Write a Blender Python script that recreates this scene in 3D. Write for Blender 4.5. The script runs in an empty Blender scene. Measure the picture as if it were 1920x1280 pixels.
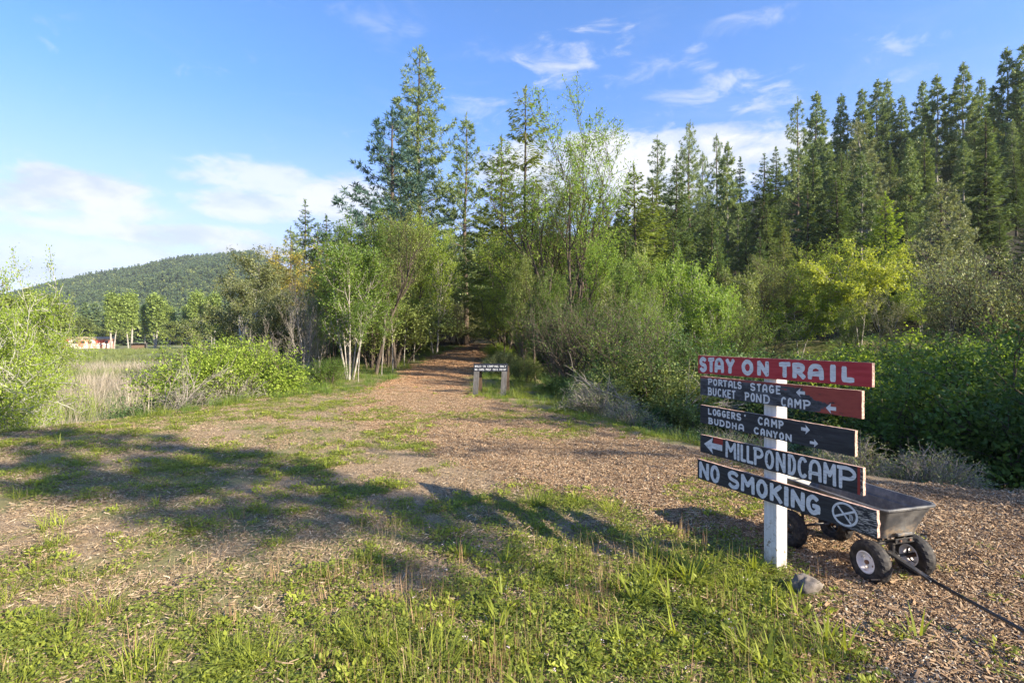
import bpy, math, random
import numpy as np
from mathutils import Vector, Matrix, Euler

S = bpy.context.scene
COL = S.collection
R = math.radians
EYE = 1.38
FPX = 960.0          # focal length in pixels of the 1920-wide photograph
HOR = 632.0

# ------------------------------------------------------------------ camera
cam_d = bpy.data.cameras.new("camera")
cam = bpy.data.objects.new("camera", cam_d)
COL.objects.link(cam)
cam.location = (0, 0, EYE)
cam.rotation_euler = (R(90), 0, 0)
cam_d.lens = 18.0
cam_d.sensor_width = 36.0
cam_d.shift_y = -8.0 / 1920.0
cam_d.clip_start = 0.05
cam_d.clip_end = 6000
S.camera = cam

# ------------------------------------------------------------------ light
SUN_EL, SUN_AZ = 26.0, 122.0        # azimuth clockwise from +Y
EXPOSURE = 1.66
SKY_STRENGTH = 0.135
SUN_STRENGTH = 5.0
sun_d = bpy.data.lights.new("sun", 'SUN')
sun = bpy.data.objects.new("sun", sun_d)
COL.objects.link(sun)
sun_d.energy = SUN_STRENGTH
sun_d.angle = R(0.53)
sun_d.color = (1.0, 0.87, 0.68)
sv = Vector((math.sin(R(SUN_AZ)) * math.cos(R(SUN_EL)), math.cos(R(SUN_AZ)) * math.cos(R(SUN_EL)), math.sin(R(SUN_EL))))
sun.rotation_euler = (-sv).to_track_quat('-Z', 'Y').to_euler()
sun.location = (30, -30, 40)

vs = S.view_settings
vs.view_transform = 'Standard'
vs.look = 'None'
vs.exposure = EXPOSURE
vs.gamma = 1.0
vs.use_curve_mapping = False
try:
    c = S.cycles
    c.max_bounces = 6; c.diffuse_bounces = 3; c.glossy_bounces = 2
    c.transmission_bounces = 3; c.transparent_max_bounces = 6
    c.use_denoising = True
except Exception:
    pass


class NT:
    """small node-tree writer"""
    def __init__(self, tree):
        self.t = tree
        tree.nodes.clear()

    def n(self, kind, **kw):
        nd = self.t.nodes.new(kind)
        ins = kw.pop('ins', {})
        for k, v in kw.items():
            setattr(nd, k, v)
        for k, v in ins.items():
            s = nd.inputs[k]
            if isinstance(v, bpy.types.NodeSocket):
                self.t.links.new(v, s)
            else:
                s.default_value = v
        return nd

    def math(self, op, a, b=0.0, clamp=False):
        nd = self.n('ShaderNodeMath', operation=op, use_clamp=clamp, ins={0: a, 1: b})
        return nd.outputs[0]

    def mix(self, f, a, b, blend='MIX'):
        nd = self.n('ShaderNodeMix', data_type='RGBA', blend_type=blend)
        for k, v in ((0, f), (6, a), (7, b)):
            if isinstance(v, bpy.types.NodeSocket):
                self.t.links.new(v, nd.inputs[k])
            else:
                nd.inputs[k].default_value = v if k == 0 else (tuple(v) + (1,))[:4]
        return nd.outputs[2]

    def rng(self, v, a, b, c=0.0, d=1.0, smooth=True):
        nd = self.n('ShaderNodeMapRange', interpolation_type='SMOOTHSTEP' if smooth else 'LINEAR',
                    ins={'Value': v, 'From Min': a, 'From Max': b, 'To Min': c, 'To Max': d})
        return nd.outputs[0]

    def noise(self, vec, scale, detail=3, rough=0.55, dist=0.0, out=0):
        nd = self.n('ShaderNodeTexNoise', ins={'Vector': vec, 'Scale': scale, 'Detail': detail, 'Roughness': rough, 'Distortion': dist})
        return nd.outputs[out]

    def ramp(self, f, stops):
        nd = self.n('ShaderNodeValToRGB', ins={0: f})
        cr = nd.color_ramp
        while len(cr.elements) < len(stops):
            cr.elements.new(0.5)
        for e, (p, c) in zip(cr.elements, stops):
            e.position = p
            e.color = tuple(c) + (1,)
        return nd.outputs[0]


# ------------------------------------------------------------------ world: sky and clouds by direction
world = bpy.data.worlds.new("World")
S.world = world
world.use_nodes = True
w = NT(world.node_tree)
sky = w.n('ShaderNodeTexSky', sky_type='NISHITA', sun_disc=False, sun_elevation=R(SUN_EL), sun_rotation=R(SUN_AZ),
          altitude=0, air_density=1.0, dust_density=0.7, ozone_density=2.6)
gen = w.n('ShaderNodeTexCoord').outputs['Generated']


def pxdir(px, py):
    return Vector(((px - 960) / FPX, 1.0, (HOR - py) / FPX)).normalized()


CLOUDS = [  # x, y, half width, half height (seen from the trail), density
    (120, 350, 165, 50, .9), (235, 395, 100, 38, .85), (30, 372, 110, 34, .8), (330, 440, 280, 28, .8), (130, 470, 240, 34, .45),
    (490, 335, 150, 44, .7), (500, 388, 150, 36, .75), (640, 378, 110, 62, .85), (480, 468, 120, 28, .9), (90, 512, 240, 26, .5),
    (900, 197, 70, 30, .5), (1090, 108, 100, 38, .62), (1210, 125, 60, 26, .4), (1305, 113, 40, 20, .5), (1360, 162, 100, 22, .5),
    (1450, 190, 60, 34, .6), (1410, 45, 70, 26, .32), (1690, 98, 80, 18, .42), (1740, 122, 50, 16, .35), (1260, 190, 80, 26, .3),
    (1150, 330, 260, 95, .95), (1390, 290, 170, 62, .95), (980, 310, 110, 60, .85), (1290, 260, 190, 26, .7), (930, 90, 90, 18, .2), (700, 50, 90, 30, .18),
    (2300, 420, 260, 60, .7), (-420, 330, 240, 50, .7), (2700, 200, 300, 40, .5), (-1100, 200, 300, 60, .4), (2050, 350, 120, 50, .5)]
nmap = w.n('ShaderNodeMapping', ins={'Vector': gen, 'Scale': (1.0, 1.0, 2.2)}).outputs[0]
nzA = w.noise(nmap, 9.5, 10, 0.62, 0.4)
nmap2 = w.n('ShaderNodeMapping', ins={'Vector': gen, 'Scale': (1.0, 1.0, 2.6), 'Rotation': (0.0, 0.5, 0.3)}).outputs[0]
nzB = w.noise(nmap2, 21.0, 6, 0.6, 1.2)
nz = w.math('ADD', w.math('MULTIPLY', nzA, 0.72), w.math('MULTIPLY', nzB, 0.28))
nzc = w.math('MULTIPLY', w.math('SUBTRACT', nz, 0.5), 4.6)
nmap3 = w.n('ShaderNodeMapping', ins={'Vector': gen, 'Scale': (1.0, 1.6, 2.6), 'Rotation': (0.2, 0.45, 0.5)}).outputs[0]
nzw = w.math('MULTIPLY', w.math('SUBTRACT', w.noise(nmap3, 10.0, 10, 0.62, 0.55), 0.5), 5.2)
acc = None
for (cx, cy, rx, ry, dens) in CLOUDS:
    c0 = pxdir(cx, cy)
    r = Vector((c0.y, -c0.x, 0)).normalized()
    u = r.cross(c0).normalized()
    d0 = Vector(((cx - 960) / FPX, 1.0, (HOR - cy) / FPX)).length
    if cy < 230 and rx < 120: rx, ry = rx * 1.1, ry * 1.25
    sx, sy = rx / FPX / d0, ry / FPX / d0
    dif = w.n('ShaderNodeVectorMath', operation='SUBTRACT', ins={0: gen, 1: tuple(c0)}).outputs[0]
    a = w.n('ShaderNodeVectorMath', operation='DOT_PRODUCT', ins={0: dif, 1: tuple(r / sx)}).outputs['Value']
    b = w.n('ShaderNodeVectorMath', operation='DOT_PRODUCT', ins={0: dif, 1: tuple(u / sy)}).outputs['Value']
    q = w.math('ADD', w.math('MULTIPLY', a, a), w.math('MULTIPLY', b, b))
    fr = w.n('ShaderNodeVectorMath', operation='DOT_PRODUCT', ins={0: gen, 1: tuple(c0)}).outputs['Value']
    q = w.math('ADD', q, w.math('MULTIPLY', w.math('LESS_THAN', fr, 0.0), 50.0))
    m = w.math('MAXIMUM', w.math('SUBTRACT', 1.0, q), -1.0)
    if cy < 230 and rx < 120:      # thin wisps: shape mostly from the fine noise
        m = w.math('ADD', w.math('MULTIPLY', m, 0.55), nzw)
        m = w.rng(m, 0.0, 1.5, 0.0, dens * 1.15)
    else:
        m = w.math('ADD', w.math('MULTIPLY', m, 1.35), nzc)
        m = w.rng(m, 0.1, 1.25, 0.0, dens)
    acc = m if acc is None else w.math('MAXIMUM', acc, m)
# thin high veil everywhere
veil = w.noise(w.n('ShaderNodeMapping', ins={'Vector': gen, 'Scale': (1.5, 1.5, 5.0), 'Rotation': (0, 0.35, 0)}).outputs[0], 2.2, 6, 0.65, 0.8)
veil = w.rng(veil, 0.5, 0.85, 0.0, 0.14)
acc = w.math('MAXIMUM', acc, veil)
shade_n = w.noise(w.n('ShaderNodeMapping', ins={'Vector': gen, 'Location': (0, 0, 0.06), 'Scale': (1, 1, 2.2)}).outputs[0], 9.0, 5, 0.6, 0.3)
ccol = w.mix(w.rng(shade_n, 0.35, 0.6), (1.72, 1.92, 2.2), (2.5, 2.52, 2.54))
# pale haze band near the horizon all round
sep = w.n('ShaderNodeSeparateXYZ', ins={0: gen})
hz = w.rng(sep.outputs['Z'], 0.0, 0.42, 0.66, 0.0)
SKYTINT = w.mix(w.rng(sep.outputs['Z'], 0.0, 0.5), (0.52, 0.475, 0.68), (0.345, 0.545, 0.79))
skyc = w.mix(1.0, sky.outputs[0], SKYTINT, 'MULTIPLY')
skyc = w.mix(hz, skyc, (2.0, 2.12, 2.42))
fin = w.mix(acc, skyc, ccol)
bg = w.n('ShaderNodeBackground', ins={'Color': fin, 'Strength': SKY_STRENGTH})
w.n('ShaderNodeOutputWorld', ins={'Surface': bg.outputs[0]})

# ------------------------------------------------------------------ helpers
def tag(o, label=None, cat=None, group=None, kind=None):
    if label: o['label'] = label
    if cat: o['category'] = cat
    if group: o['group'] = group
    if kind: o['kind'] = kind
    return o


def mesh_np(name, verts, quads=None, tris=None, mats=(), smooth=False, matidx=None):
    me = bpy.data.meshes.new(name)
    verts = np.asarray(verts, dtype=np.float32)
    me.vertices.add(len(verts))
    me.vertices.foreach_set('co', verts.ravel())
    q = np.asarray(quads, dtype=np.int32).reshape(-1, 4) if quads is not None and len(quads) else np.zeros((0, 4), np.int32)
    t = np.asarray(tris, dtype=np.int32).reshape(-1, 3) if tris is not None and len(tris) else np.zeros((0, 3), np.int32)
    nl = q.size + t.size
    me.loops.add(nl)
    me.loops.foreach_set('vertex_index', np.concatenate([q.ravel(), t.ravel()]))
    npoly = len(q) + len(t)
    me.polygons.add(npoly)
    starts = np.concatenate([np.arange(len(q)) * 4, q.size + np.arange(len(t)) * 3]).astype(np.int32)
    me.polygons.foreach_set('loop_start', starts)
    if matidx is not None:
        me.polygons.foreach_set('material_index', np.asarray(matidx, np.int32))
    me.polygons.foreach_set('use_smooth', np.full(npoly, bool(smooth)))
    me.update(calc_edges=True)
    for m in mats:
        me.materials.append(m)
    return me


def obj(name, me, parent=None, loc=None, rot=None):
    o = bpy.data.objects.new(name, me)
    COL.objects.link(o)
    if parent is not None:
        o.parent = parent
    if loc is not None: o.location = loc
    if rot is not None: o.rotation_euler = rot
    return o


def empty(name, loc=(0, 0, 0), rz=0.0, scale=1.0):
    o = bpy.data.objects.new(name, None)
    o.empty_display_size = 0.1
    COL.objects.link(o)
    o.location = loc
    o.rotation_euler = (0, 0, rz)
    o.scale = (scale,) * 3 if not hasattr(scale, '__len__') else scale
    return o


class Geo:
    """collects quads (and tris) and links them as one mesh"""
    def __init__(self):
        self.v, self.q, self.t, self.n = [], [], [], 0
        self.mq, self.mt = [], []

    def add(self, v, q=None, t=None, m=0):
        v = np.asarray(v, float).reshape(-1, 3)
        if q is not None and len(q):
            q = np.asarray(q, int).reshape(-1, 4) + self.n
            self.q.append(q); self.mq += [m] * len(q)
        if t is not None and len(t):
            t = np.asarray(t, int).reshape(-1, 3) + self.n
            self.t.append(t); self.mt += [m] * len(t)
        self.v.append(v)
        self.n += len(v)

    def tube(self, pts, rad, sides=5, m=0, cap=False):
        pts = np.asarray(pts, float); rad = np.broadcast_to(np.asarray(rad, float), (len(pts),))
        d = np.gradient(pts, axis=0)
        d /= np.maximum(np.linalg.norm(d, axis=1, keepdims=True), 1e-9)
        ref = np.array([0., 0, 1.]) if abs(d[:, 2]).mean() < 0.8 else np.array([1., 0, 0])
        s = np.cross(d, ref); s /= np.maximum(np.linalg.norm(s, axis=1, keepdims=True), 1e-9)
        u = np.cross(s, d)
        a = np.arange(sides) / sides * 2 * np.pi
        ring = s[:, None, :] * np.cos(a)[None, :, None] + u[:, None, :] * np.sin(a)[None, :, None]
        v = pts[:, None, :] + ring * rad[:, None, None]
        k, n = len(pts), sides
        i, j = np.meshgrid(np.arange(k - 1), np.arange(n), indexing='ij')
        j2 = (j + 1) % n
        q = np.stack([i * n + j, i * n + j2, (i + 1) * n + j2, (i + 1) * n + j], -1).reshape(-1, 4)
        v = v.reshape(-1, 3)
        t = None
        if cap:
            v = np.vstack([v, pts[0], pts[-1]])
            jj = np.arange(n)
            t = np.vstack([np.stack([(jj + 1) % n, jj, np.full(n, k * n)], -1),
                           np.stack([(k - 1) * n + jj, (k - 1) * n + (jj + 1) % n, np.full(n, k * n + 1)], -1)])
        self.add(v, q, t, m)

    def leaves(self, c, d, s, L, W, m=0, fold=0.0, mid=0.45):
        c = np.asarray(c, float); n = len(c)
        if n == 0: return
        L = np.broadcast_to(np.asarray(L, float), (n,))[:, None]
        W = np.broadcast_to(np.asarray(W, float), (n,))[:, None]
        d = d / np.maximum(np.linalg.norm(d, axis=1, keepdims=True), 1e-9)
        s = s - (s * d).sum(1, keepdims=True) * d
        s /= np.maximum(np.linalg.norm(s, axis=1, keepdims=True), 1e-9)
        up = np.cross(d, s) * fold
        v = np.stack([c, c + d * L * mid + s * W / 2 + up * W, c + d * L, c + d * L * mid - s * W / 2 + up * W], 1).reshape(-1, 3)
        q = np.arange(n * 4).reshape(-1, 4)
        self.add(v, q, m=m)

    def box(self, lo, hi, m=0, bevel=0.0, M=None):
        x0, y0, z0 = lo; x1, y1, z1 = hi
        b = bevel
        if b <= 0:
            v = [(x0, y0, z0), (x1, y0, z0), (x1, y1, z0), (x0, y1, z0), (x0, y0, z1), (x1, y0, z1), (x1, y1, z1), (x0, y1, z1)]
            q = [(3, 2, 1, 0), (4, 5, 6, 7), (0, 1, 5, 4), (1, 2, 6, 5), (2, 3, 7, 6), (3, 0, 4, 7)]
            t = None
        else:
            v = []; idx = {}
            for ix, (xa, sx) in enumerate(((x0, 1), (x1, -1))):
                for iy, (ya, sy) in enumerate(((y0, 1), (y1, -1))):
                    for iz, (za, sz) in enumerate(((z0, 1), (z1, -1))):
                        for ax in range(3):
                            p = [xa + sx * b, ya + sy * b, za + sz * b]
                            p[ax] = (xa, ya, za)[ax]
                            idx[(ix, iy, iz, ax)] = len(v); v.append(p)
            q = []; t = []
            for s_ in (0, 1):
                q.append([idx[(s_, 0, 0, 0)], idx[(s_, 1, 0, 0)], idx[(s_, 1, 1, 0)], idx[(s_, 0, 1, 0)]])
                q.append([idx[(0, s_, 0, 1)], idx[(1, s_, 0, 1)], idx[(1, s_, 1, 1)], idx[(0, s_, 1, 1)]])
                q.append([idx[(0, 0, s_, 2)], idx[(1, 0, s_, 2)], idx[(1, 1, s_, 2)], idx[(0, 1, s_, 2)]])
            for a in (0, 1):
                for c_ in (0, 1):
                    q.append([idx[(0, a, c_, 1)], idx[(1, a, c_, 1)], idx[(1, a, c_, 2)], idx[(0, a, c_, 2)]])
                    q.append([idx[(a, 0, c_, 0)], idx[(a, 1, c_, 0)], idx[(a, 1, c_, 2)], idx[(a, 0, c_, 2)]])
                    q.append([idx[(a, c_, 0, 0)], idx[(a, c_, 1, 0)], idx[(a, c_, 1, 1)], idx[(a, c_, 0, 1)]])
                    for e in (0, 1):
                        t.append([idx[(a, c_, e, 0)], idx[(a, c_, e, 1)], idx[(a, c_, e, 2)]])
        v = np.array(v, float)
        if M is not None:
            v = np.array([tuple(M @ Vector(p)) for p in v])
        self.add(v, q, t, m)

    def mesh(self, name, mats=(), smooth=False, fixn=False):
        v = np.vstack(self.v) if self.v else np.zeros((0, 3))
        q = np.vstack(self.q) if self.q else None
        t = np.vstack(self.t) if self.t else None
        me = mesh_np(name, v, q, t, mats, smooth, self.mq + self.mt)
        if fixn:
            import bmesh
            bm = bmesh.new(); bm.from_mesh(me)
            bmesh.ops.recalc_face_normals(bm, faces=bm.faces)
            bm.to_mesh(me); bm.free()
        return me


def smoothstep(a, b, x):
    t = np.clip((np.asarray(x, float) - a) / (b - a), 0, 1)
    return t * t * (3 - 2 * t)


_tab = np.random.default_rng(5).random((256, 256))
def vnoise(x, y, sc=1.0, oct=4):
    x = np.asarray(x, float) * sc + 1000.3; y = np.asarray(y, float) * sc + 1000.7
    out = 0; amp = 1; tot = 0
    for _ in range(oct):
        xi = np.floor(x).astype(int); yi = np.floor(y).astype(int)
        fx = x - xi; fy = y - yi
        fx = fx * fx * (3 - 2 * fx); fy = fy * fy * (3 - 2 * fy)
        g = lambda a, b: _tab[(xi + a) % 256, (yi + b) % 256]
        v = (g(0, 0) * (1 - fx) + g(1, 0) * fx) * (1 - fy) + (g(0, 1) * (1 - fx) + g(1, 1) * fx) * fy
        out = out + v * amp; tot += amp; amp *= 0.5
        x = x * 2.03 + 17.1; y = y * 2.03 + 5.3
    return out / tot


# ------------------------------------------------------------------ terrain
def xr(y):   # top edge of the right bank
    return np.interp(y, [-30, 0, 4.3, 5.4, 6.2, 9, 12, 20, 30, 60], [30, 10, 4.6, 3.2, 2.4, 1.15, .8, .4, .2, 0])

def xl(y):   # top edge of the left bank
    return np.interp(y, [-30, 0, 5.8, 7.4, 8.4, 12.3, 15, 20, 30, 60], [-14, -10, -8.2, -7.3, -6.5, -5.6, -5.6, -7.0, -8, -10])

def height(x, y):
    x = np.asarray(x, float); y = np.asarray(y, float)
    base = np.maximum(0, y - 16) * 0.045
    base = np.minimum(base, 2.3)
    s = x * 0.75 + y * 0.66 - 30
    # left marsh
    l = smoothstep(0, 2.2, xl(y) - x)
    z = base * (1 - l) + (-1.3) * l
    # right ravine
    r = smoothstep(0, 3.2, x - xr(y)) * (1 - smoothstep(17, 30, y - 0.15 * np.maximum(x, 0)) * (x < 12))
    terr = smoothstep(-8, -1, s)
    rav = -1.75 * (1 - terr) + 1.15 * terr
    z = z * (1 - r) + rav * r
    # hillside
    hs = np.clip(s, 0, 85)
    hill = 0.36 * hs * smoothstep(0, 14, s)
    west = smoothstep(-26, -4, x - 0.0 * y)     # no hill over the marsh
    z = z + hill * west * smoothstep(8, 26, y + np.maximum(x, 0) * 0.5)
    near = np.exp(-((x / 9) ** 2 + (y / 14) ** 2))
    z = z + (vnoise(x, y, 0.9, 3) - 0.5) * 0.05 + (vnoise(x, y, 0.13, 3) - 0.5) * 0.5 * (1 - near) * smoothstep(10, 40, np.hypot(x, y))
    # keep the meadow from hiding its own far end
    return z

def zg(x, y):
    return float(height(np.array([x]), np.array([y]))[0])

def pathL(y): return np.interp(y, [-3, 1, 2, 2.9, 3.4, 4.04, 4.94, 6.08, 10.35, 19, 35, 60], [.6, 1.2, 1.42, 1.66, 1.62, 1.14, .2, -1.01, -3.5, -3.75, -2.85, -2.3])
def pathR(y): return np.interp(y, [-3, 4.3, 5.4, 6.2, 9, 10.5, 12.3, 19, 35, 60], [30, 4.7, 3.0, 2.2, .8, -.2, -1.2, -1.5, -1.2, -.6])

def chips_mask(x, y):
    x = np.asarray(x, float); y = np.asarray(y, float)
    wob = (vnoise(x, y, 1.3, 3) - 0.5) * 0.9
    wdt = 0.25 + 0.02 * y
    a = smoothstep(-wdt, wdt, x - pathL(y) + wob)
    b = smoothstep(-wdt, wdt, pathR(y) - x + wob)
    return a * b * (y < 60)


def grid_axis(lo, hi, c, fine, k, n):
    """positions dense around c, growing outwards"""
    t = np.linspace(-1, 1, n)
    v = c + fine * n / 2 * t + np.sign(t) * (np.exp(np.abs(t) * k) - 1 - np.abs(t) * k) * ((hi - lo) / 2) / (np.exp(k) - 1)
    return v

ax_ = grid_axis(-1500, 1500, 0, 0.075, 9.5, 420)
ay_ = grid_axis(-1500, 1500, 6, 0.075, 9.5, 420)
gx, gy = np.meshgrid(ax_, ay_, indexing='xy')
gz = height(gx, gy)
n0, n1 = gx.shape
gi, gj = np.meshgrid(np.arange(n0 - 1), np.arange(n1 - 1), indexing='ij')
gq = np.stack([gi * n1 + gj, gi * n1 + gj + 1, (gi + 1) * n1 + gj + 1, (gi + 1) * n1 + gj], -1).reshape(-1, 4)


# ------------------------------------------------------------------ materials
def mat(name):
    m = bpy.data.materials.new(name)
    m.use_nodes = True
    return m, NT(m.node_tree)


def finish(t, col, rough=0.8, bump=None, bstr=0.3, bdist=0.01, spec=0.3, metal=0.0):
    p = t.n('ShaderNodeBsdfPrincipled', ins={'Roughness': rough, 'Specular IOR Level': spec, 'Metallic': metal})
    if isinstance(col, bpy.types.NodeSocket):
        t.t.links.new(col, p.inputs['Base Color'])
    else:
        p.inputs['Base Color'].default_value = tuple(col) + (1,)
    if bump is not None:
        b = t.n('ShaderNodeBump', ins={'Height': bump, 'Strength': bstr, 'Distance': bdist})
        t.t.links.new(b.outputs[0], p.inputs['Normal'])
    t.n('ShaderNodeOutputMaterial', ins={'Surface': p.outputs[0]})
    return p


def leaf_mat(name, c1, c2, c3, trans=0.38, rough=0.5):
    m, t = mat(name)
    ri = t.n('ShaderNodeNewGeometry').outputs['Random Per Island']
    ro = t.n('ShaderNodeObjectInfo').outputs['Random']
    pos = t.n('ShaderNodeTexCoord').outputs['Object']
    nz = t.noise(pos, 0.9, 2)
    f = t.math('ADD', t.math('MULTIPLY', ri, 0.5), t.math('MULTIPLY', ro, 0.2))
    f = t.math('ADD', f, t.math('MULTIPLY', t.rng(nz, 0.3, 0.7), 0.3))
    K = 1.2
    col = t.ramp(f, [(0.1, tuple(K * v for v in c1)), (0.5, tuple(K * v for v in c2)), (0.92, tuple(K * v for v in c3))])
    p = t.n('ShaderNodeBsdfPrincipled', ins={'Base Color': col, 'Roughness': rough, 'Specular IOR Level': 0.25})
    bright = t.mix(1.0, col, (1.5, 1.45, 0.75), 'MULTIPLY')
    tr = t.n('ShaderNodeBsdfTranslucent', ins={'Color': bright})
    mx = t.n('ShaderNodeMixShader', ins={0: trans, 1: p.outputs[0], 2: tr.outputs[0]})
    t.n('ShaderNodeOutputMaterial', ins={'Surface': mx.outputs[0]})
    return m


def bark_mat(name, a, b, sc=14, bstr=0.6):
    m, t = mat(name)
    pos = t.n('ShaderNodeTexCoord').outputs['Object']
    mp = t.n('ShaderNodeMapping', ins={'Vector': pos, 'Scale': (1, 1, 0.25)}).outputs[0]
    nz = t.noise(mp, sc, 4, 0.65)
    pt = t.noise(pos, 2.3, 3)
    f = t.math('MULTIPLY', t.rng(nz, 0.3, 0.7), t.rng(pt, 0.3, 0.65, 0.45, 1.0))
    finish(t, t.mix(f, a, b), 0.9, nz, bstr, 0.03, 0.15)
    return m


M = {}
# spring greens are bright, conifers dark
M['fir'] = leaf_mat('fir_needles', (0.045, 0.08, 0.03), (0.09, 0.14, 0.045), (0.16, 0.21, 0.06), .25)
M['gold_fir'] = leaf_mat('golden_fir_needles', (0.07, 0.1, 0.025), (0.14, 0.185, 0.04), (0.235, 0.28, 0.06), .3)
M['pine'] = leaf_mat('pine_needles', (0.065, 0.1, 0.044), (0.13, 0.18, 0.07), (0.22, 0.265, 0.095), .25)
M['blue_pine'] = leaf_mat('blue_pine_needles', (0.031, 0.064, 0.053), (0.063, 0.115, 0.087), (0.105, 0.168, 0.112), .2)
M['pale_pine'] = leaf_mat('pale_pine_needles', (.085, .10, .05), (.15, .175, .085), (.235, .25, .12), .25)
M['dark'] = leaf_mat('hillside_needles', (0.07, 0.11, 0.045), (0.145, 0.2, 0.07), (0.24, 0.29, 0.1), .2)
M['alder'] = leaf_mat('alder_leaves', (0.055, 0.095, 0.022), (0.1, 0.16, 0.032), (0.18, 0.25, 0.05), .42)
M['fresh'] = leaf_mat('fresh_leaves', (0.1, 0.165, 0.03), (0.17, 0.255, 0.045), (0.27, 0.36, 0.08), .45)
M['yellow'] = leaf_mat('yellow_leaves', (0.17, 0.21, 0.03), (0.26, 0.3, 0.045), (0.36, 0.39, 0.07), .42)
M['ochre'] = leaf_mat('ochre_catkins', (.20, .17, .03), (.32, .27, .05), (.42, .36, .08), .35)
M['olive'] = leaf_mat('olive_leaves', (0.085, 0.11, 0.032), (0.15, 0.185, 0.05), (0.24, 0.28, 0.085), .32)
M['sage'] = leaf_mat('sage_leaves', (0.11, 0.13, 0.06), (0.18, 0.205, 0.09), (0.29, 0.31, 0.14), .3)
M['oak'] = leaf_mat('oak_leaves', (0.065, 0.081, 0.034), (0.120, 0.137, 0.055), (0.195, 0.208, 0.085), .25)
M['lime'] = leaf_mat('lime_leaves', (0.12, 0.18, 0.025), (0.2, 0.27, 0.04), (0.31, 0.38, 0.07), .45)
M['poplar'] = leaf_mat('poplar_leaves', (0.12, 0.17, 0.045), (0.19, 0.25, 0.065), (0.28, 0.35, 0.1), .4)
M['bush'] = leaf_mat('bush_leaves', (0.03, 0.06, 0.018), (0.055, 0.1, 0.025), (0.11, 0.17, 0.04), .4)
M['bramble'] = leaf_mat('bramble_leaves', (0.044, 0.075, 0.027), (0.077, 0.131, 0.044), (0.138, 0.206, 0.069), .35)
M['grass'] = leaf_mat('grass_blades', (0.12, 0.145, 0.025), (0.2, 0.235, 0.035), (0.32, 0.35, 0.06), .42)
M['clover'] = leaf_mat('clover_leaves', (0.095, 0.125, 0.025), (0.16, 0.195, 0.035), (0.26, 0.29, 0.06), .4)
M['straw'] = leaf_mat('dry_straw', (.16, .12, .06), (.26, .20, .11), (.38, .31, .19), .2, .7)
M['redstalk'] = leaf_mat('reddish_stalks', (.18, .10, .06), (.27, .17, .10), (.36, .27, .15), .2, .7)
M['reed'] = leaf_mat('dead_reeds', (0.17, 0.145, 0.115), (0.28, 0.24, 0.19), (0.42, 0.37, 0.3), .2, .7)
M['hillgreen'] = leaf_mat('far_conifers', (0.046, 0.081, 0.043), (0.084, 0.128, 0.054), (0.162, 0.196, 0.081), .2)
M['marshgrass'] = leaf_mat('marsh_grass_blades', (.10, .12, .04), (.17, .195, .07), (.26, .28, .12), .35)
M['flower'] = leaf_mat('pale_pink_flowers', (.55, .38, .5), (.65, .5, .6), (.75, .65, .7), .3)
M['bark'] = bark_mat('grey_brown_bark', (.035, .027, .022), (.15, .12, .095))
M['pinebark'] = bark_mat('pine_bark', (.07, .048, .036), (.24, .185, .145))
M['palebark'] = bark_mat('pale_bark', (.16, .14, .12), (.46, .43, .38))
M['twig'] = bark_mat('twig_bark', (.05, .04, .032), (.16, .13, .10))
M['lichen'] = bark_mat('lichen_bark', (.18, .17, .14), (.50, .50, .42), 9)
M['dead'] = bark_mat('weathered_dead_wood', (.16, .14, .12), (.42, .38, .33))
M['redwood'] = bark_mat('broken_reddish_wood', (.16, .08, .05), (.38, .22, .14))

# ground
gm, t = mat('trail_ground')
obj_co = t.n('ShaderNodeNewGeometry').outputs['Position']
at = lambda nme: t.n('ShaderNodeAttribute', attribute_name=nme).outputs['Fac']
chips, green, marsh, litter = at('chips'), at('green'), at('marsh'), at('litter')
n_f = t.noise(obj_co, 55, 5, 0.7)
n_m = t.noise(obj_co, 6.5, 4, 0.6)
n_b = t.noise(obj_co, 0.7, 3, 0.6)
vor = t.n('ShaderNodeTexVoronoi', feature='F1', ins={'Vector': t.n('ShaderNodeMapping', ins={'Vector': obj_co, 'Scale': (1, 1.0, 1), 'Rotation': (0, 0, .6)}).outputs[0], 'Scale': 42.0, 'Randomness': 1.0})
vcol = t.n('ShaderNodeSeparateColor', ins={0: vor.outputs['Color']}).outputs[0]
chipc = t.ramp(vcol, [(0.0, (.095, .055, .03)), (.35, (.235, .15, .08)), (.7, (.365, .25, .14)), (1.0, (.52, .41, .27))])
chipc = t.mix(t.rng(n_b, .35, .65, 0, .5), chipc, (.27, .19, .125))
chipc = t.mix(t.rng(t.n('ShaderNodeSeparateXYZ', ins={0: obj_co}).outputs['Y'], 12, 22, 0, .55), chipc, (.42, .25, .13))  # far trail tinted orange, its sunlit look put into the colour
soil = t.ramp(n_f, [(.25, (.10, .075, .048)), (.5, (.25, .185, .115)), (.75, (.41, .32, .21))])
soil = t.mix(t.rng(n_m, .35, .7, 0, .6), soil, (.30, .22, .14))
gr = t.ramp(n_f, [(.25, (.05, .075, .02)), (.6, (.13, .17, .04)), (.8, (.25, .25, .09))])
mr = t.ramp(t.noise(obj_co, 0.35, 5, .65), [(.3, (.10, .12, .045)), (.5, (.16, .18, .075)), (.62, (.21, .18, .125)), (.75, (.14, .165, .06))])
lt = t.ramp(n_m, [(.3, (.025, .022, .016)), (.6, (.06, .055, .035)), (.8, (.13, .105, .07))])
c_ = t.mix(green, soil, gr)
c_ = t.mix(chips, c_, chipc)
c_ = t.mix(marsh, c_, mr)
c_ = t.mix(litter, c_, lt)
bh = t.math('ADD', t.math('MULTIPLY', n_f, 0.6), t.math('MULTIPLY', vcol, t.math('MULTIPLY', chips, 0.8)))
finish(t, c_, 0.9, bh, 0.9, 0.018, 0.15)

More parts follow.
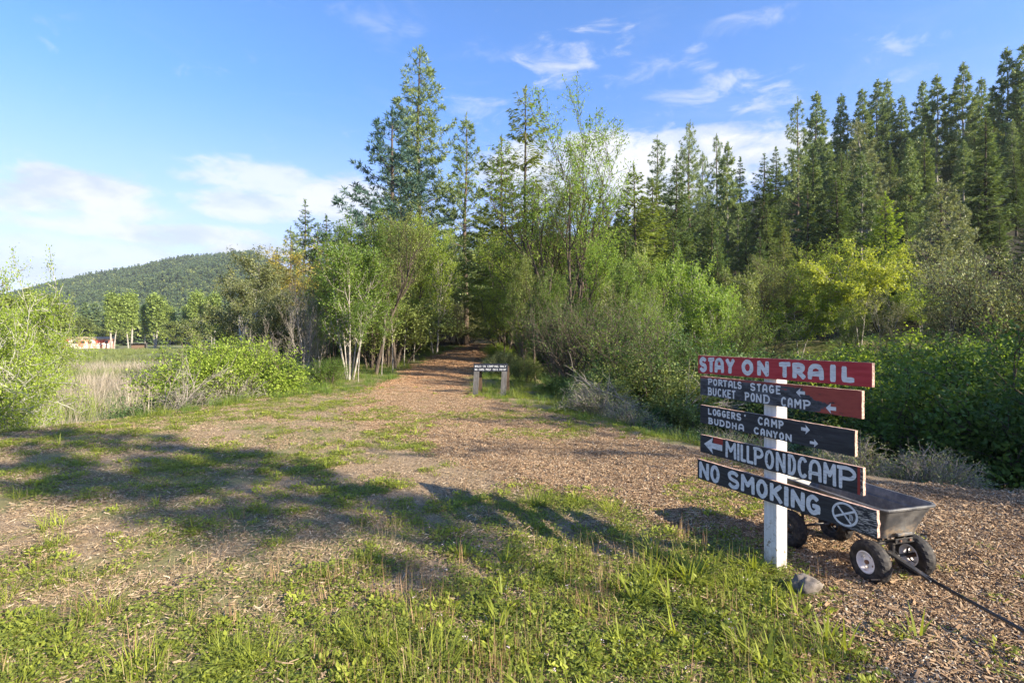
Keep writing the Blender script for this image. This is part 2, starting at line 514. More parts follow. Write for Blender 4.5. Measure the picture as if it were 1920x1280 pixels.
me = mesh_np('ground', np.stack([gx, gy, gz], -1).reshape(-1, 3), gq, None, [gm], True)
def attr(me, name, arr):
    a = me.attributes.new(name, 'FLOAT', 'POINT')
    a.data.foreach_set('value', np.asarray(arr, np.float32).ravel())
cm = chips_mask(gx, gy)
sgrid = gx * 0.75 + gy * 0.66 - 30
lm = smoothstep(0.2, 3, xl(gy) - gx)
rm = smoothstep(0.0, 1.2, gx - xr(gy))
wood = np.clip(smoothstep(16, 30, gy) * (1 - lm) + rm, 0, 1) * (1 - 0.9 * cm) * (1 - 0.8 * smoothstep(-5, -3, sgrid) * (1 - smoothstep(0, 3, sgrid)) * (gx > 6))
attr(me, 'chips', cm)
attr(me, 'green', smoothstep(.42, .62, vnoise(gx, gy, 1.5, 4)) * 0.55 + 0.35 * smoothstep(8, 14, gy))
attr(me, 'marsh', lm)
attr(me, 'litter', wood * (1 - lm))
ground = tag(obj('ground', me), kind='structure')

# ------------------------------------------------------------------ tree builders (nominal sizes in metres, scaled when placed)
def unit(v):
    return v / max(np.linalg.norm(v), 1e-9)

def rot_about(v, axis, a):
    axis = unit(axis)
    return v * math.cos(a) + np.cross(axis, v) * math.sin(a) + axis * (axis @ v) * (1 - math.cos(a))


def conifer(H, cb, rad, rng, kind='fir', whorls=34, per=5, trunk_r=None, quads=11000, lean=0.0, gappy=0.15,
            leafL=0.30, leafW=0.07, top_pow=0.8, curve=0.0):
    """returns trunk mesh geo and crown geo"""
    T, C = Geo(), Geo()
    trunk_r = trunk_r or H * 0.013
    tt = np.linspace(0, 1, 16)
    ph = rng.uniform(0, 6.28)
    px = lean * H * tt + curve * H * (np.sin(tt * np.pi) * (1 - tt) * 1.2) + 0.004 * H * np.sin(tt * 9 + ph)
    py = 0.004 * H * np.cos(tt * 7 + ph)
    tp = np.stack([px, py, tt * H], -1)
    tr = trunk_r * (1 - tt) ** 0.85 + 0.012
    tr[0] *= 1.3
    T.tube(tp, tr, 8)
    at_ = lambda z: np.array([np.interp(z, tp[:, 2], tp[:, 0]), np.interp(z, tp[:, 2], tp[:, 1]), z])
    hs = cb + (H * 0.985 - cb) * (np.arange(whorls) + rng.uniform(-.3, .3, whorls)) / whorls
    total = 0
    br = []
    sector = rng.uniform(0, 6.28)
    for h in hs:
        f = (h - cb) / (H - cb)
        if kind == 'pine':
            prof = (1 - f) ** top_pow * (0.6 + 0.4 * min(1, f * 6 + .3)) + 0.05
        else:
            prof = (1 - f) ** top_pow * min(1, 0.55 + f * 5) + 0.02
        wl = rng.uniform(.78, 1.1)
        for k in range(per):
            if rng.random() < gappy: continue
            a = sector + k / per * 6.283 + rng.uniform(-.5, .5) + h * 2.1
            L = rad * prof * wl * rng.uniform(.68, 1.12)
            if rng.random() < 0.08: L *= 1.25
            br.append((h, f, a, max(L, 0.12)))
    area = sum(b[3] ** 1.5 for b in br)
    for (h, f, a, L) in br:
        n = max(5, int(quads * L ** 1.5 / area))
        e0 = (0.55 * f + (0.12 if kind == 'pine' else -0.08)) + rng.uniform(-.15, .15)
        droop = (0.10 if kind == 'pine' else 0.28) * (1 - f) * L
        dirh = np.array([math.cos(a), math.sin(a), 0.]); side = np.array([-math.sin(a), math.cos(a), 0.])
        s = np.linspace(0, 1, 6)
        base = at_(h)
        def axis(s):
            s = np.asarray(s)
            lift = (0.10 if kind == 'pine' else 0.16) * L * s ** 3
            return base + dirh * (L * s)[:, None] * math.cos(e0) + np.array([0, 0, 1.]) * ((L * s) * math.sin(e0) - droop * s * (1.6 - s) + lift)[:, None]
        T.tube(axis(s), 0.006 + trunk_r * 0.16 * (L / rad) * (1 - s), 3, 0)
        if kind == 'fir':
            s = rng.uniform(0.08, 1.0, n) ** 0.8
            lat = rng.uniform(-1, 1, n)
            wd = 0.42 * L * (1.02 - s) ** 0.7 * np.minimum(1, s * 4)
            c = axis(s) + side * (lat * wd)[:, None]
            c[:, 2] += -np.abs(lat) * wd * 0.35 - rng.uniform(0, .12, n) * (0.4 + L * .25)
            d = dirh * 1.0 + side * (np.sign(lat) * rng.uniform(.3, 1.2, n))[:, None]
            d[:, 2] += -rng.uniform(0.05, .75, n)
            sd = np.cross(d, [0, 0, 1.]) + rng.normal(0, .45, (n, 3))
            l = leafL * rng.uniform(.6, 1.3, n) * (0.55 + 0.45 * min(1, L))
            C.leaves(c, d, sd, l, leafW * rng.uniform(.7, 1.5, n) * 1.2, 0)
        else:
            m = 11                      # needles per tuft
            nt = max(2, n // m)
            s = 1 - rng.uniform(0, 0.72, nt) ** 1.25
            lat = rng.uniform(-1, 1, nt)
            wd = 0.34 * L * (1.08 - s) ** .5
            c = axis(s) + side * (lat * wd)[:, None]
            c[:, 2] += rng.uniform(-.02, .22, nt) * (0.3 + .3 * L)
            # little twigs carrying the tufts
            d = rng.normal(0, 1, (nt, m, 3)) + (dirh * .8 + np.array([0, 0, .65]))[None, None] + side[None, None] * (lat * .5)[:, None, None]
            cc = np.repeat(c, m, 0); dd = d.reshape(-1, 3)
            k = len(cc)
            C.leaves(cc, dd, rng.normal(0, 1, (k, 3)), leafL * rng.uniform(.7, 1.25, k), leafW * rng.uniform(.7, 1.3, k), 0)
    # leader
    k = 40
    zz = rng.uniform(H * .95, H * 1.0, k)
    C.leaves(np.stack([np.interp(zz, tp[:, 2], tp[:, 0]), np.interp(zz, tp[:, 2], tp[:, 1]), zz], -1), np.stack([rng.normal(0, .6, k), rng.normal(0, .6, k), np.ones(k)], -1),
             rng.normal(0, 1, (k, 3)), leafL * .8, leafW, 0)
    return T, C


def broadleaf(rng, H=8.0, stems=1, spread=0.25, trunk_r=0.12, lv=3, kids=(9, 7, 5), ang=(45, 45, 50), ratio=(.5, .5, .5), up=(.05, .12, .1, .05),
              wig=(.08, .16, .22, .3), start=(.3, .2, .15), nleaf=14000, leaf=(.09, .05), leaf_start=.2, cluster=0.16, bend=None, first_len=None,
              twig_min=0.0, flat=0.0, crown_shape=None, minr=0.004):
    T, C = Geo(), Geo()
    term = []
    def grow(p, d, L, r, l, shape=True):
        n = (11, 8, 6, 5, 4)[l]
        pts = [p.copy()]; rads = [r]
        dd = d.copy()
        for i in range(n):
            dd = dd + rng.normal(0, wig[min(l, len(wig) - 1)], 3) * .55
            dd[2] += up[min(l, len(up) - 1)]
            if bend is not None and l == 0: dd = dd + np.array(bend) * (1 if i < n * .6 else -.35)
            dd = unit(dd)
            p = p + dd * (L / n)
            pts.append(p.copy()); rads.append(r * (1 - (i + 1) / n) ** .8 + minr)
        pts = np.array(pts); rads = np.array(rads)
        T.tube(pts, rads, 7 if l == 0 else (5 if l == 1 else 3))
        if l >= lv:
            term.append((pts, L)); return
        if l == lv - 1: term.append((pts[len(pts) // 2:], L * .5))
        k = kids[l]
        for j in range(k):
            s = start[l] + (1 - start[l]) * ((j + rng.uniform(.1, .9)) / k)
            x = s * n; i = min(int(x), n - 1); f = x - i
            q = pts[i] * (1 - f) + pts[i + 1] * f
            dirq = unit(pts[i + 1] - pts[i])
            perp = unit(np.cross(dirq, rng.normal(0, 1, 3)))
            a = R(ang[l]) * rng.uniform(.6, 1.3)
            cd = unit(dirq * math.cos(a) + perp * math.sin(a))
            if flat: cd = unit(cd * np.array([1, 1, 1 - flat]))
            sh = 1.0
            if l == 0:
                sh = (math.sin(math.pi * min(.98, max(.08, (s - start[0]) / (1 - start[0]) * .85 + .15))) ** .6) if crown_shape is None else crown_shape(s)
            CL = L * ratio[l] * sh * rng.uniform(.7, 1.2)
            rr = (r * (1 - s) ** .7 + minr) * .62
            grow(q, cd, CL, max(rr, minr), l + 1)
    for sidx in range(stems):
        a = rng.uniform(0, 6.28) if stems > 1 else 0
        a = sidx / stems * 6.28 + rng.uniform(-.4, .4)
        tilt = spread * rng.uniform(.3, 1.3) if stems > 1 else spread * .2
        d = unit(np.array([math.cos(a) * tilt, math.sin(a) * tilt, 1.]))
        off = np.array([math.cos(a), math.sin(a), 0]) * (0.02 * H * (stems > 1)) * rng.uniform(.3, 1.5)
        grow(off, d, H * (rng.uniform(.75, 1.0) if stems > 1 else .92), trunk_r * (rng.uniform(.6, 1) if stems > 1 else 1), 0)
    if nleaf:
        tot = sum(L for _, L in term)
        for pts, L in term:
            k = max(1, int(round(nleaf * L / tot)))
            s = rng.uniform(leaf_start, 1, k) * (len(pts) - 1)
            i = np.minimum(s.astype(int), len(pts) - 2); f = (s - i)[:, None]
            c = pts[i] * (1 - f) + pts[i + 1] * f + rng.normal(0, cluster * .5, (k, 3))
            d = rng.normal(0, 1, (k, 3)) + unit(pts[-1] - pts[0]) * .5
            d[:, 2] -= .25
            sd = np.cross(d, [0, 0, 1.]) + rng.normal(0, .5, (k, 3))
            sc = rng.uniform(.6, 1.25, k)
            C.leaves(c, d, sd, leaf[0] * sc, leaf[1] * sc, 0, 0.12)
    return T, C


def bush(rng, H=1.6, rx=1.3, stems=26, nleaf=14000, leaf=(.07, .045), lump=.35, skirt=.1):
    """dense shrub: many arching stems that all carry leaves"""
    T, C = Geo(), Geo()
    P, D = [], []
    for k in range(stems):
        a = rng.uniform(0, 6.283); rr = rng.uniform(0, 1) ** .6
        tip = np.array([math.cos(a) * rx * rr, math.sin(a) * rx * rr, H * (1 - .55 * rr ** 2) * rng.uniform(.72, 1.08)])
        b0 = np.array([math.cos(a), math.sin(a), 0]) * rx * .3 * rr
        s = np.linspace(0, 1, 7)[:, None]
        pts = b0 * (1 - s) + tip * s + np.array([0, 0, 1.]) * (np.sin(s * np.pi) * .12 * H) + rng.normal(0, .03 * H, (7, 3)) * s
        T.tube(pts, (0.012 * H + .002) * (1 - s[:, 0] * .85), 3)
        P.append(pts)
        for j in range(5):
            i = rng.integers(2, 6)
            q = pts[i]; e = q + unit(rng.normal(0, 1, 3) + np.array([math.cos(a), math.sin(a), .9])) * H * rng.uniform(.16, .38)
            ss = np.linspace(0, 1, 4)[:, None]
            pp = q * (1 - ss) + e * ss + rng.normal(0, .02 * H, (4, 3)) * ss
            T.tube(pp, .004 * H * (1 - ss[:, 0] * .7) + .001, 3)
            P.append(pp)
    per = max(3, nleaf // len(P))
    for pts in P:
        ncl = max(2, per // 11)
        cs = rng.uniform(.25, 1, ncl)
        s = np.clip(cs[rng.integers(0, ncl, per)], 0, 1) * (len(pts) - 1)
        i = np.minimum(s.astype(int), len(pts) - 2); f = (s - i)[:, None]
        off = rng.normal(0, .045 * H, (ncl, 3))
        c = pts[i] * (1 - f) + pts[i + 1] * f + off[rng.integers(0, ncl, per)] + rng.normal(0, .026 * H, (per, 3))
        c[:, 2] = np.maximum(c[:, 2], skirt * H * rng.uniform(0, 1, per))
        d = rng.normal(0, 1, (per, 3)) + np.array([0, 0, .35])
        sc = rng.uniform(.6, 1.3, per)
        C.leaves(c, d, np.cross(d, [0, 0, 1.]) + rng.normal(0, .6, (per, 3)), leaf[0] * sc, leaf[1] * sc, 0, .12)
    return T, C


PROTO = {}
def proto(name, TC, H, crown_mat, bark_m, twig_only=False):
    T, C = TC
    tm = T.mesh(name + '_trunk', [M[bark_m]], smooth=True)
    cmz = C.mesh(name + '_crown', [M[crown_mat]]) if C.n else None
    zz = np.vstack(T.v + (C.v if C.n else []))[:, 2]
    PROTO[name] = (tm, cmz, float(np.percentile(zz, 99.7)))

rg = np.random.default_rng
proto('fir_a', conifer(16, 1.2, 3.3, rg(1), 'fir', 40, 6, quads=17000, leafL=.34, leafW=.085, gappy=.12), 16, 'fir', 'bark')
proto('fir_b', conifer(16, 2.4, 2.5, rg(2), 'fir', 44, 6, quads=14000, leafL=.30, leafW=.08, gappy=.2, top_pow=.7), 16, 'fir', 'bark')
proto('fir_sparse', conifer(14, 2.0, 3.0, rg(3), 'fir', 30, 5, quads=11000, leafL=.30, leafW=.055, gappy=.36, top_pow=.6, trunk_r=.13), 14, 'olive', 'bark')
proto('fir_gold', conifer(12, .8, 3.3, rg(4), 'fir', 34, 6, quads=16000, leafL=.30, leafW=.08, gappy=.1, top_pow=.75), 12, 'gold_fir', 'bark')
proto('pine_a', conifer(21, 4.0, 4.3, rg(5), 'pine', 38, 5, quads=25000, leafL=.36, leafW=.055, gappy=.16, top_pow=.72, trunk_r=.25), 21, 'pine', 'pinebark')
proto('pine_b', conifer(16, 3.0, 3.0, rg(6), 'pine', 26, 5, quads=13000, leafL=.32, leafW=.055, gappy=.25, top_pow=.8, trunk_r=.19), 16, 'pine', 'pinebark')
proto('pine_blue', conifer(15, 3.6, 3.8, rg(7), 'pine', 24, 5, quads=17000, leafL=.32, leafW=.055, gappy=.22, top_pow=.75), 15, 'blue_pine', 'bark')
proto('pine_pale', conifer(9, .8, 2.6, rg(8), 'pine', 24, 6, quads=16000, leafL=.24, leafW=.05, gappy=.12, top_pow=.7), 9, 'pale_pine', 'bark')
proto('pine_curve', conifer(15, 3.2, 2.5, rg(9), 'pine', 26, 5, quads=12000, leafL=.34, leafW=.06, gappy=.3, top_pow=.6, curve=-.12, trunk_r=.2), 15, 'pale_pine', 'palebark')
proto('hill_a', conifer(20, 4.5, 3.1, rg(10), 'pine', 34, 5, quads=13000, leafL=.5, leafW=.11, gappy=.2, top_pow=.85, trunk_r=.2), 20, 'dark', 'pinebark')
proto('hill_b', conifer(18, 1.5, 3.1, rg(11), 'fir', 38, 6, quads=12000, leafL=.48, leafW=.12, gappy=.18, top_pow=.85), 18, 'dark', 'bark')
proto('hill_c', conifer(20, 6.5, 2.8, rg(12), 'pine', 28, 5, quads=10000, leafL=.5, leafW=.10, gappy=.25, top_pow=.8, trunk_r=.2), 20, 'pine', 'palebark')
proto('willow', broadleaf(rg(13), 10, 3, .17, .15, 3, (7, 7, 6), (30, 36, 45), (.50, .45, .42), (.05, .16, .10, .02), (.07, .13, .2, .3), (.36, .25, .2),
      13000, (.12, .05), cluster=.14, crown_shape=lambda s: 1.15 - .5 * s), 10, 'fresh', 'bark')
proto('alder', broadleaf(rg(14), 7, 5, .22, .06, 2, (13, 6), (42, 50), (.36, .5), (.03, .12, .05), (.06, .15, .25), (.25, .15),
      17000, (.12, .08), cluster=.26), 7, 'alder', 'palebark')
proto('alder_b', broadleaf(rg(15), 8, 3, .2, .07, 3, (9, 6, 3), (40, 45, 45), (.4, .45, .5), (.03, .12, .05, 0), (.06, .15, .25, .3), (.25, .15, .2),
      12000, (.10, .065), cluster=.22), 8, 'alder', 'palebark')
proto('lean', broadleaf(rg(16), 8.5, 1, 0, .12, 3, (11, 7, 4), (35, 38, 45), (.5, .45, .45), (.07, .16, .10, .02), (.07, .13, .2, .3), (.22, .2, .2),
      6500, (.10, .045), cluster=.12, bend=(.09, 0, 0)), 8.5, 'olive', 'bark')
proto('olive', broadleaf(rg(17), 5.5, 5, .5, .055, 3, (8, 6, 4), (45, 48, 50), (.45, .5, .5), (.03, .07, .04, 0), (.10, .2, .28, .3), (.2, .15, .1),
      19000, (.085, .036), cluster=.18), 5.5, 'olive', 'twig')
proto('sage', broadleaf(rg(18), 5, 6, .6, .05, 3, (8, 7, 4), (42, 45, 50), (.45, .5, .5), (.04, .08, .04, 0), (.10, .2, .28, .3), (.2, .15, .1),
      18000, (.08, .042), cluster=.18), 5, 'sage', 'twig')
proto('fresh', broadleaf(rg(19), 6, 3, .25, .06, 3, (9, 6, 4), (45, 48, 50), (.42, .5, .5), (.03, .09, .04, 0), (.08, .18, .26, .3), (.22, .15, .1),
      17000, (.12, .08), cluster=.22), 6, 'fresh', 'palebark')
proto('yellow', broadleaf(rg(20), 6, 2, .25, .07, 3, (9, 6, 4), (52, 48, 50), (.45, .5, .5), (.03, .02, 0, 0), (.08, .18, .26, .3), (.3, .15, .1),
      12000, (.14, .10), cluster=.2, flat=.35), 6, 'yellow', 'palebark')
proto('oak', broadleaf(rg(21), 6.5, 1, .3, .16, 3, (9, 7, 5), (58, 50, 50), (.62, .5, .45), (.03, .05, .05, .02), (.22, .28, .28, .3), (.3, .2, .2),
      19000, (.11, .07), cluster=.22, bend=(-.06, 0, 0)), 6.5, 'oak', 'lichen')
proto('bare', broadleaf(rg(22), 6, 4, .22, .05, 3, (8, 6, 4), (30, 32, 38), (.5, .5, .45), (.04, .14, .1, .05), (.07, .12, .2, .25), (.22, .15, .1),
      900, (.06, .03), minr=.003), 6, 'sage', 'dead')
proto('thicket', broadleaf(rg(23), 4.5, 13, .75, .035, 2, (7, 6), (32, 40), (.5, .5), (.03, .08, .04), (.12, .2, .3), (.25, .15),
      7000, (.07, .038), cluster=.14), 4.5, 'alder', 'twig')
proto('ochre', broadleaf(rg(24), 7, 3, .3, .07, 3, (9, 6, 5), (38, 42, 45), (.45, .5, .5), (.05, .13, .08, 0), (.08, .15, .2, .3), (.22, .15, .1),
      16000, (.10, .045), cluster=.14), 7, 'ochre', 'twig')
proto('poplar', broadleaf(rg(25), 12, 2, .07, .2, 2, (22, 7), (24, 28), (.26, .5), (.1, .16, .1), (.04, .12, .2), (.3, .1),
      7000, (.36, .28), cluster=.55), 12, 'poplar', 'palebark')
proto('round', broadleaf(rg(26), 7, 2, .3, .12, 3, (9, 6, 4), (55, 50, 50), (.5, .5, .5), (.02, .05, .03, 0), (.12, .2, .28, .3), (.2, .15, .1),
      13000, (.26, .18), cluster=.3), 7, 'olive', 'bark')
proto('lichen', broadleaf(rg(27), 4.5, 3, .7, .08, 3, (9, 7, 5), (58, 52, 50), (.55, .5, .45), (.01, .02, .02, .02), (.2, .28, .3, .3), (.15, .15, .15),
      30000, (.07, .045), cluster=.17, flat=.3, minr=.006), 4.5, 'lime', 'lichen')
proto('bush', bush(rg(28), 1.8, 1.5, 40, 30000, (.05, .03)), 1.8, 'bush', 'twig')
proto('bush_b', bush(rg(29), 1.6, 1.2, 30, 17000, (.045, .028)), 1.6, 'lime', 'twig')
proto('bramble', bush(rg(30), .8, 1.0, 34, 7500, (.055, .042)), .8, 'bramble', 'twig')
proto('brush', bush(rg(31), 1.2, 1.1, 60, 1800, (.05, .025)), 1.2, 'sage', 'dead')
proto('slim', broadleaf(rg(41), 7, 1, .1, .085, 3, (9, 6, 4), (36, 42, 45), (.36, .5, .45), (.05, .13, .08, 0), (.08, .15, .22, .3), (.42, .2, .15),
      6500, (.10, .055), cluster=.16), 7, 'fresh', 'bark')
proto('alder_dark', broadleaf(rg(42), 7.5, 4, .16, .055, 3, (9, 5, 3), (38, 45, 45), (.33, .5, .5), (.03, .12, .05, 0), (.06, .14, .22, .3), (.3, .15, .2),
      12000, (.10, .065), cluster=.2), 7.5, 'alder', 'bark')
proto('sapling', broadleaf(rg(32), 5.5, 1, .1, .035, 2, (9, 4), (40, 45), (.24, .5), (.02, .1, .05), (.05, .15, .25), (.45, .15),
      2500, (.10, .065), cluster=.2), 5.5, 'alder', 'palebark')
proto('golden_bough', conifer(13, 1.4, 4.0, rg(33), 'fir', 22, 5, quads=17000, leafL=.26, leafW=.06, gappy=.15, top_pow=.8, trunk_r=.16), 13, 'fir', 'bark')

proto('shade_pine', conifer(8, 4.6, 1.3, rg(34), 'pine', 14, 6, trunk_r=.035, quads=4200, leafL=.25, leafW=.05, gappy=.3, top_pow=.5), 8, 'pine', 'bark')

COUNT = {}
ALT = {}   # same crown mesh, other leaf material
def crown_mesh(kind, m):
    if m is None: return PROTO[kind][1]
    if (kind, m) not in ALT:
        c = PROTO[kind][1].copy(); c.materials.clear(); c.materials.append(M[m]); ALT[(kind, m)] = c
    return ALT[(kind, m)]

def plant(kind, px, Y, top, name, label, cat, group=None, wide=1.0, rz=None, mat_=None, x=None, tilt=0.0, parts=('trunk', 'crown'), h=None):
    tm, cmz, H = PROTO[kind]
    X = (px - 960) / FPX * Y if x is None else x
    z = zg(X, Y)
    if h is None: h = max(0.3, (HOR - top) / FPX * Y + EYE - z)
    s = h / H
    o = empty(name, (X, Y, z - 0.04 * min(1, h)), rz if rz is not None else random.uniform(0, 6.28), (s * wide, s * wide, s))
    if tilt: o.rotation_euler[1] = tilt
    tag(o, label, cat, group)
    obj(parts[0], tm, o)
    if cmz is not None:
        obj(parts[1], crown_mesh(kind, mat_), o)
    return o

random.seed(11)
T_ = 'tree'
# ---- hero trees along the far trail
plant('pine_a', 785, 38, 98, 'pine_tree', 'tallest pine, a full spire rising left of the trail with clustered needles', 'pine', wide=.98, rz=.4)
plant('pine_blue', 735, 34, 208, 'pine_tree', 'blue-green open pine with drooping side boughs, left of the tallest spire', 'pine', wide=1.15, rz=1.0)
plant('pine_b', 873, 35, 225, 'pine_tree', 'slim pine whose bare dark trunk stands at the edge of the trail bend', 'pine', wide=.95, rz=2.2)
plant('golden_bough', 948, 31, 352, 'fir_tree', 'broad dark fir whose boughs hang over the far end of the trail', 'fir', wide=1.15, rz=.3, mat_='gold_fir')
plant('golden_bough', 850, 28, 430, 'fir_tree', 'sunlit yellow-green fir with layered boughs left of the trail bend', 'fir', wide=1.1, rz=2.3, mat_='gold_fir', x=-5.6)
plant('fir_a', 845, 41, 420, 'fir_tree', 'low dense fir hiding the gap behind the slim pine at the trail bend', 'fir', wide=1.1)
plant('fir_sparse', 985, 27, 178, 'fir_tree', 'thin open fir with visible trunk and ragged top beside the airy tall willow', 'fir', wide=1.0, rz=.7)
plant('fir_sparse', 940, 29, 268, 'fir_tree', 'shorter ragged fir leaning against the thin open fir', 'fir', wide=1.15, rz=3.9)
plant('willow', 1075, 19, 178, 'willow_tree', 'tall airy willow with forked dark trunks and sparse yellow-green leaves against the sky', 'willow', wide=1.0, rz=2.9)
plant('willow', 1100, 20.5, 330, 'willow_tree', 'smaller willow with upright yellow-green shoots at the right foot of the tall airy one', 'willow', wide=1.1, rz=.9)
plant('willow', 1015, 21, 300, 'willow_tree', 'thin willow standing between the ragged firs and the tall forked willow', 'willow', wide=.75, rz=4.6, mat_='olive')
plant('lean', 705, 18, 352, 'alder_tree', 'slender dark trunk leaning right at the left edge of the trail', 'alder', wide=1.0, rz=0.0, tilt=.05)
plant('lean', 742, 19.5, 395, 'alder_tree', 'upright thin tree with pale fine twigs just right of the leaning trunk', 'alder', wide=.9, rz=2.1)
plant('alder', 655, 16.5, 450, 'alder_tree', 'clump of white stems with mid-green leaves left of the leaning trunk', 'alder', wide=1.0, rz=.2)
plant('alder_dark', 695, 20, 395, 'alder_tree', 'green alder clump with pale stems directly behind the leaning trunk', 'alder', wide=.9, rz=2.0)
plant('alder_dark', 622, 19.5, 490, 'alder_tree', 'green alder on the left edge of the woods beside the bare grey snags', 'alder', wide=.9, rz=1.1)
plant('alder_dark', 770, 25, 400, 'alder_tree', 'light green alder clump near the left bend of the trail', 'alder', wide=.95, rz=4.0, mat_='lime')
plant('alder_b', 818, 27, 430, 'alder_tree', 'yellow-green sunlit alder close to the trunk at the trail bend', 'alder', wide=1.0, rz=5.0, mat_='lime')
plant('alder_dark', 740, 23, 400, 'alder_tree', 'olive-leaved young tree amid thin white stems left of the trail', 'alder', wide=.9, rz=3.0, mat_='olive')
plant('olive', 985, 24, 400, 'willow_tree', 'pale yellow-green willow filling the gap under the ragged firs', 'willow', wide=.9, rz=2.2, mat_='lime')
for i, (px, Y, top, lb) in enumerate(((716, 17.6, 560, 'thin white sapling stem just right of the leaning trunk base'),
        (736, 18.6, 540, 'thin straight white sapling, tallest of the row at the trail edge'), (758, 20.5, 570, 'short pale sapling in the grass at the trail edge'),
        (672, 15.6, 560, 'white sapling stem in front of the green alder clump'), (776, 22.5, 560, 'last white sapling before the trail bend'),
        (600, 17.5, 560, 'lone pale sapling between the grey snags and the alder clump'))):
    plant('sapling', px, Y, top, 'birch_sapling', lb, 'sapling', 'white-stemmed saplings left of the trail', wide=1.0)
# ---- left wood edge
plant('oak', 484, 24, 500, 'oak_tree', 'oak with bare white lichen-covered limbs at the left end of the wood', 'oak', rz=.1, wide=1.0)
plant('oak', 520, 29, 482, 'oak_tree', 'dense dark olive oak behind the white-limbed one', 'oak', rz=2.0, wide=1.25)
plant('oak', 556, 25, 520, 'oak_tree', 'lower dark oak behind the bare grey snags', 'oak', rz=4.0, wide=1.2)
plant('oak', 452, 34, 540, 'oak_tree', 'grey-green oak at the outermost left corner of the wood', 'oak', rz=5.0, wide=1.1, mat_='olive')
plant('fir_a', 571, 62, 384, 'fir_tree', 'pointed fir standing alone above the left wood edge', 'fir', wide=.95)
plant('pine_b', 545, 55, 432, 'pine_tree', 'small ragged pine left of the pointed fir', 'pine', wide=1.2)
plant('fir_a', 612, 62, 412, 'fir_tree', 'blunt-topped twin fir right of the pointed fir', 'fir', wide=1.15, rz=1)
plant('fir_b', 596, 64, 425, 'fir_tree', 'lower left half of the blunt-topped fir pair', 'fir', wide=1.1, rz=2)
plant('fir_b', 520, 60, 470, 'fir_tree', 'dark low fir showing just above the olive oak', 'fir', wide=1.3)
plant('ochre', 606, 31, 458, 'willow_tree', 'willow with golden catkins below the blunt-topped firs', 'willow', wide=1.25, rz=.5)
plant('ochre', 640, 33, 470, 'willow_tree', 'ochre-green willow right of the golden one', 'willow', wide=1.1, rz=2.5, mat_='olive')
plant('bare', 568, 16.8, 500, 'bare_tree', 'leafless grey snag with many upright stems before the dark oaks', 'bare tree', wide=.95, rz=.4)
plant('bare', 655, 21, 412, 'bare_tree', 'tall leafless stems poking above the green alders', 'bare tree', wide=.7, rz=1.4)
plant('bare', 592, 18, 560, 'bare_tree', 'short leafless grey shrub right of the many-stemmed snag', 'bare tree', wide=1.0, rz=3.4)
plant('bare', 505, 16.5, 590, 'bare_tree', 'low leafless shrub at the foot of the white-limbed oak', 'bare tree', wide=1.1, rz=5.4)
# ---- right of trail: thicket
plant('olive', 990, 17, 505, 'willow_shrub', 'grey-green bushy willow behind the low camping sign', 'shrub', wide=.7, rz=.5, mat_='alder')
plant('olive', 945, 23, 500, 'willow_shrub', 'small sunlit shrub at the right side of the trail mouth', 'shrub', wide=.9, rz=2.5, mat_='lime')
plant('thicket', 1105, 13.2, 535, 'alder_thicket', 'fan of dark thin stems spreading right of the low camping sign', 'shrub', wide=.9, rz=.2, mat_='bush')
plant('thicket', 1172, 12.8, 560, 'alder_thicket', 'leaning many-stemmed thicket with green tips left of the red board', 'shrub', wide=1.1, rz=1.9)
plant('thicket', 1045, 14.2, 560, 'alder_thicket', 'dark stemmed thicket directly behind the right leg of the low sign', 'shrub', wide=.8, rz=2.9, mat_='bush')
plant('alder_b', 1215, 16, 530, 'alder_tree', 'round-leaved dark green alder above the thicket', 'alder', wide=1.0, rz=.9)
plant('alder_b', 1140, 17, 505, 'alder_tree', 'olive alder behind the fan of dark stems', 'alder', wide=.8, rz=2.7, mat_='olive')
plant('olive', 1245, 11.5, 590, 'willow_shrub', 'dark leafy shrub just left of the trail signpost', 'shrub', wide=1.15, rz=3.5, mat_='bush')
plant('fresh', 1305, 21, 475, 'maple_tree', 'bright fresh-green maple in the middle of the far bank', 'maple', wide=.62, rz=.3)
plant('fresh', 1195, 23, 470, 'maple_tree', 'fresh green maple peeking out behind the round-leaved alder', 'maple', wide=.6, rz=2.3, mat_='olive')
plant('fresh', 1385, 24, 505, 'maple_tree', 'mid-green maple on the far bank right of the bright one', 'maple', wide=.8, rz=4.3, mat_='olive')
plant('sage', 1380, 21, 560, 'willow_shrub', 'leafy green shrub below the mid-green maple', 'shrub', wide=1.0, rz=1.0, mat_='alder')
plant('yellow', 1612, 23.5, 452, 'maple_tree', 'brightest yellow-leaved maple above the red board', 'maple', wide=1.0, rz=.5)
plant('yellow', 1500, 24.5, 540, 'maple_tree', 'small yellow-green maple left of the brightest yellow one', 'maple', wide=1.1, rz=2.5, mat_='lime')
plant('yellow', 1728, 24, 520, 'maple_tree', 'thin yellow-green maple right of the brightest yellow one', 'maple', wide=.9, rz=4.5, mat_='lime')
plant('sage', 1545, 26, 450, 'oak_tree', 'pale yellow-green oak between the yellow maples', 'oak', wide=1.0, rz=.8, mat_='lime')
plant('sage', 1440, 27, 470, 'oak_tree', 'pale rounded oak left of the small yellow-green maple', 'oak', wide=.9, rz=3.8, mat_='olive')
plant('sage', 1845, 17.5, 430, 'willow_tree', 'pale bushy willow with bare grey lower twigs near the right side', 'willow', wide=.85, rz=1.2)
plant('sage', 1915, 16, 428, 'willow_tree', 'grey half-bare willow reaching the right border of the view', 'willow', wide=.8, rz=4.4)
plant('alder_b', 1660, 21, 540, 'alder_tree', 'green shaded alder in front of the golden fir', 'alder', wide=1.0, rz=.1, mat_='oak')
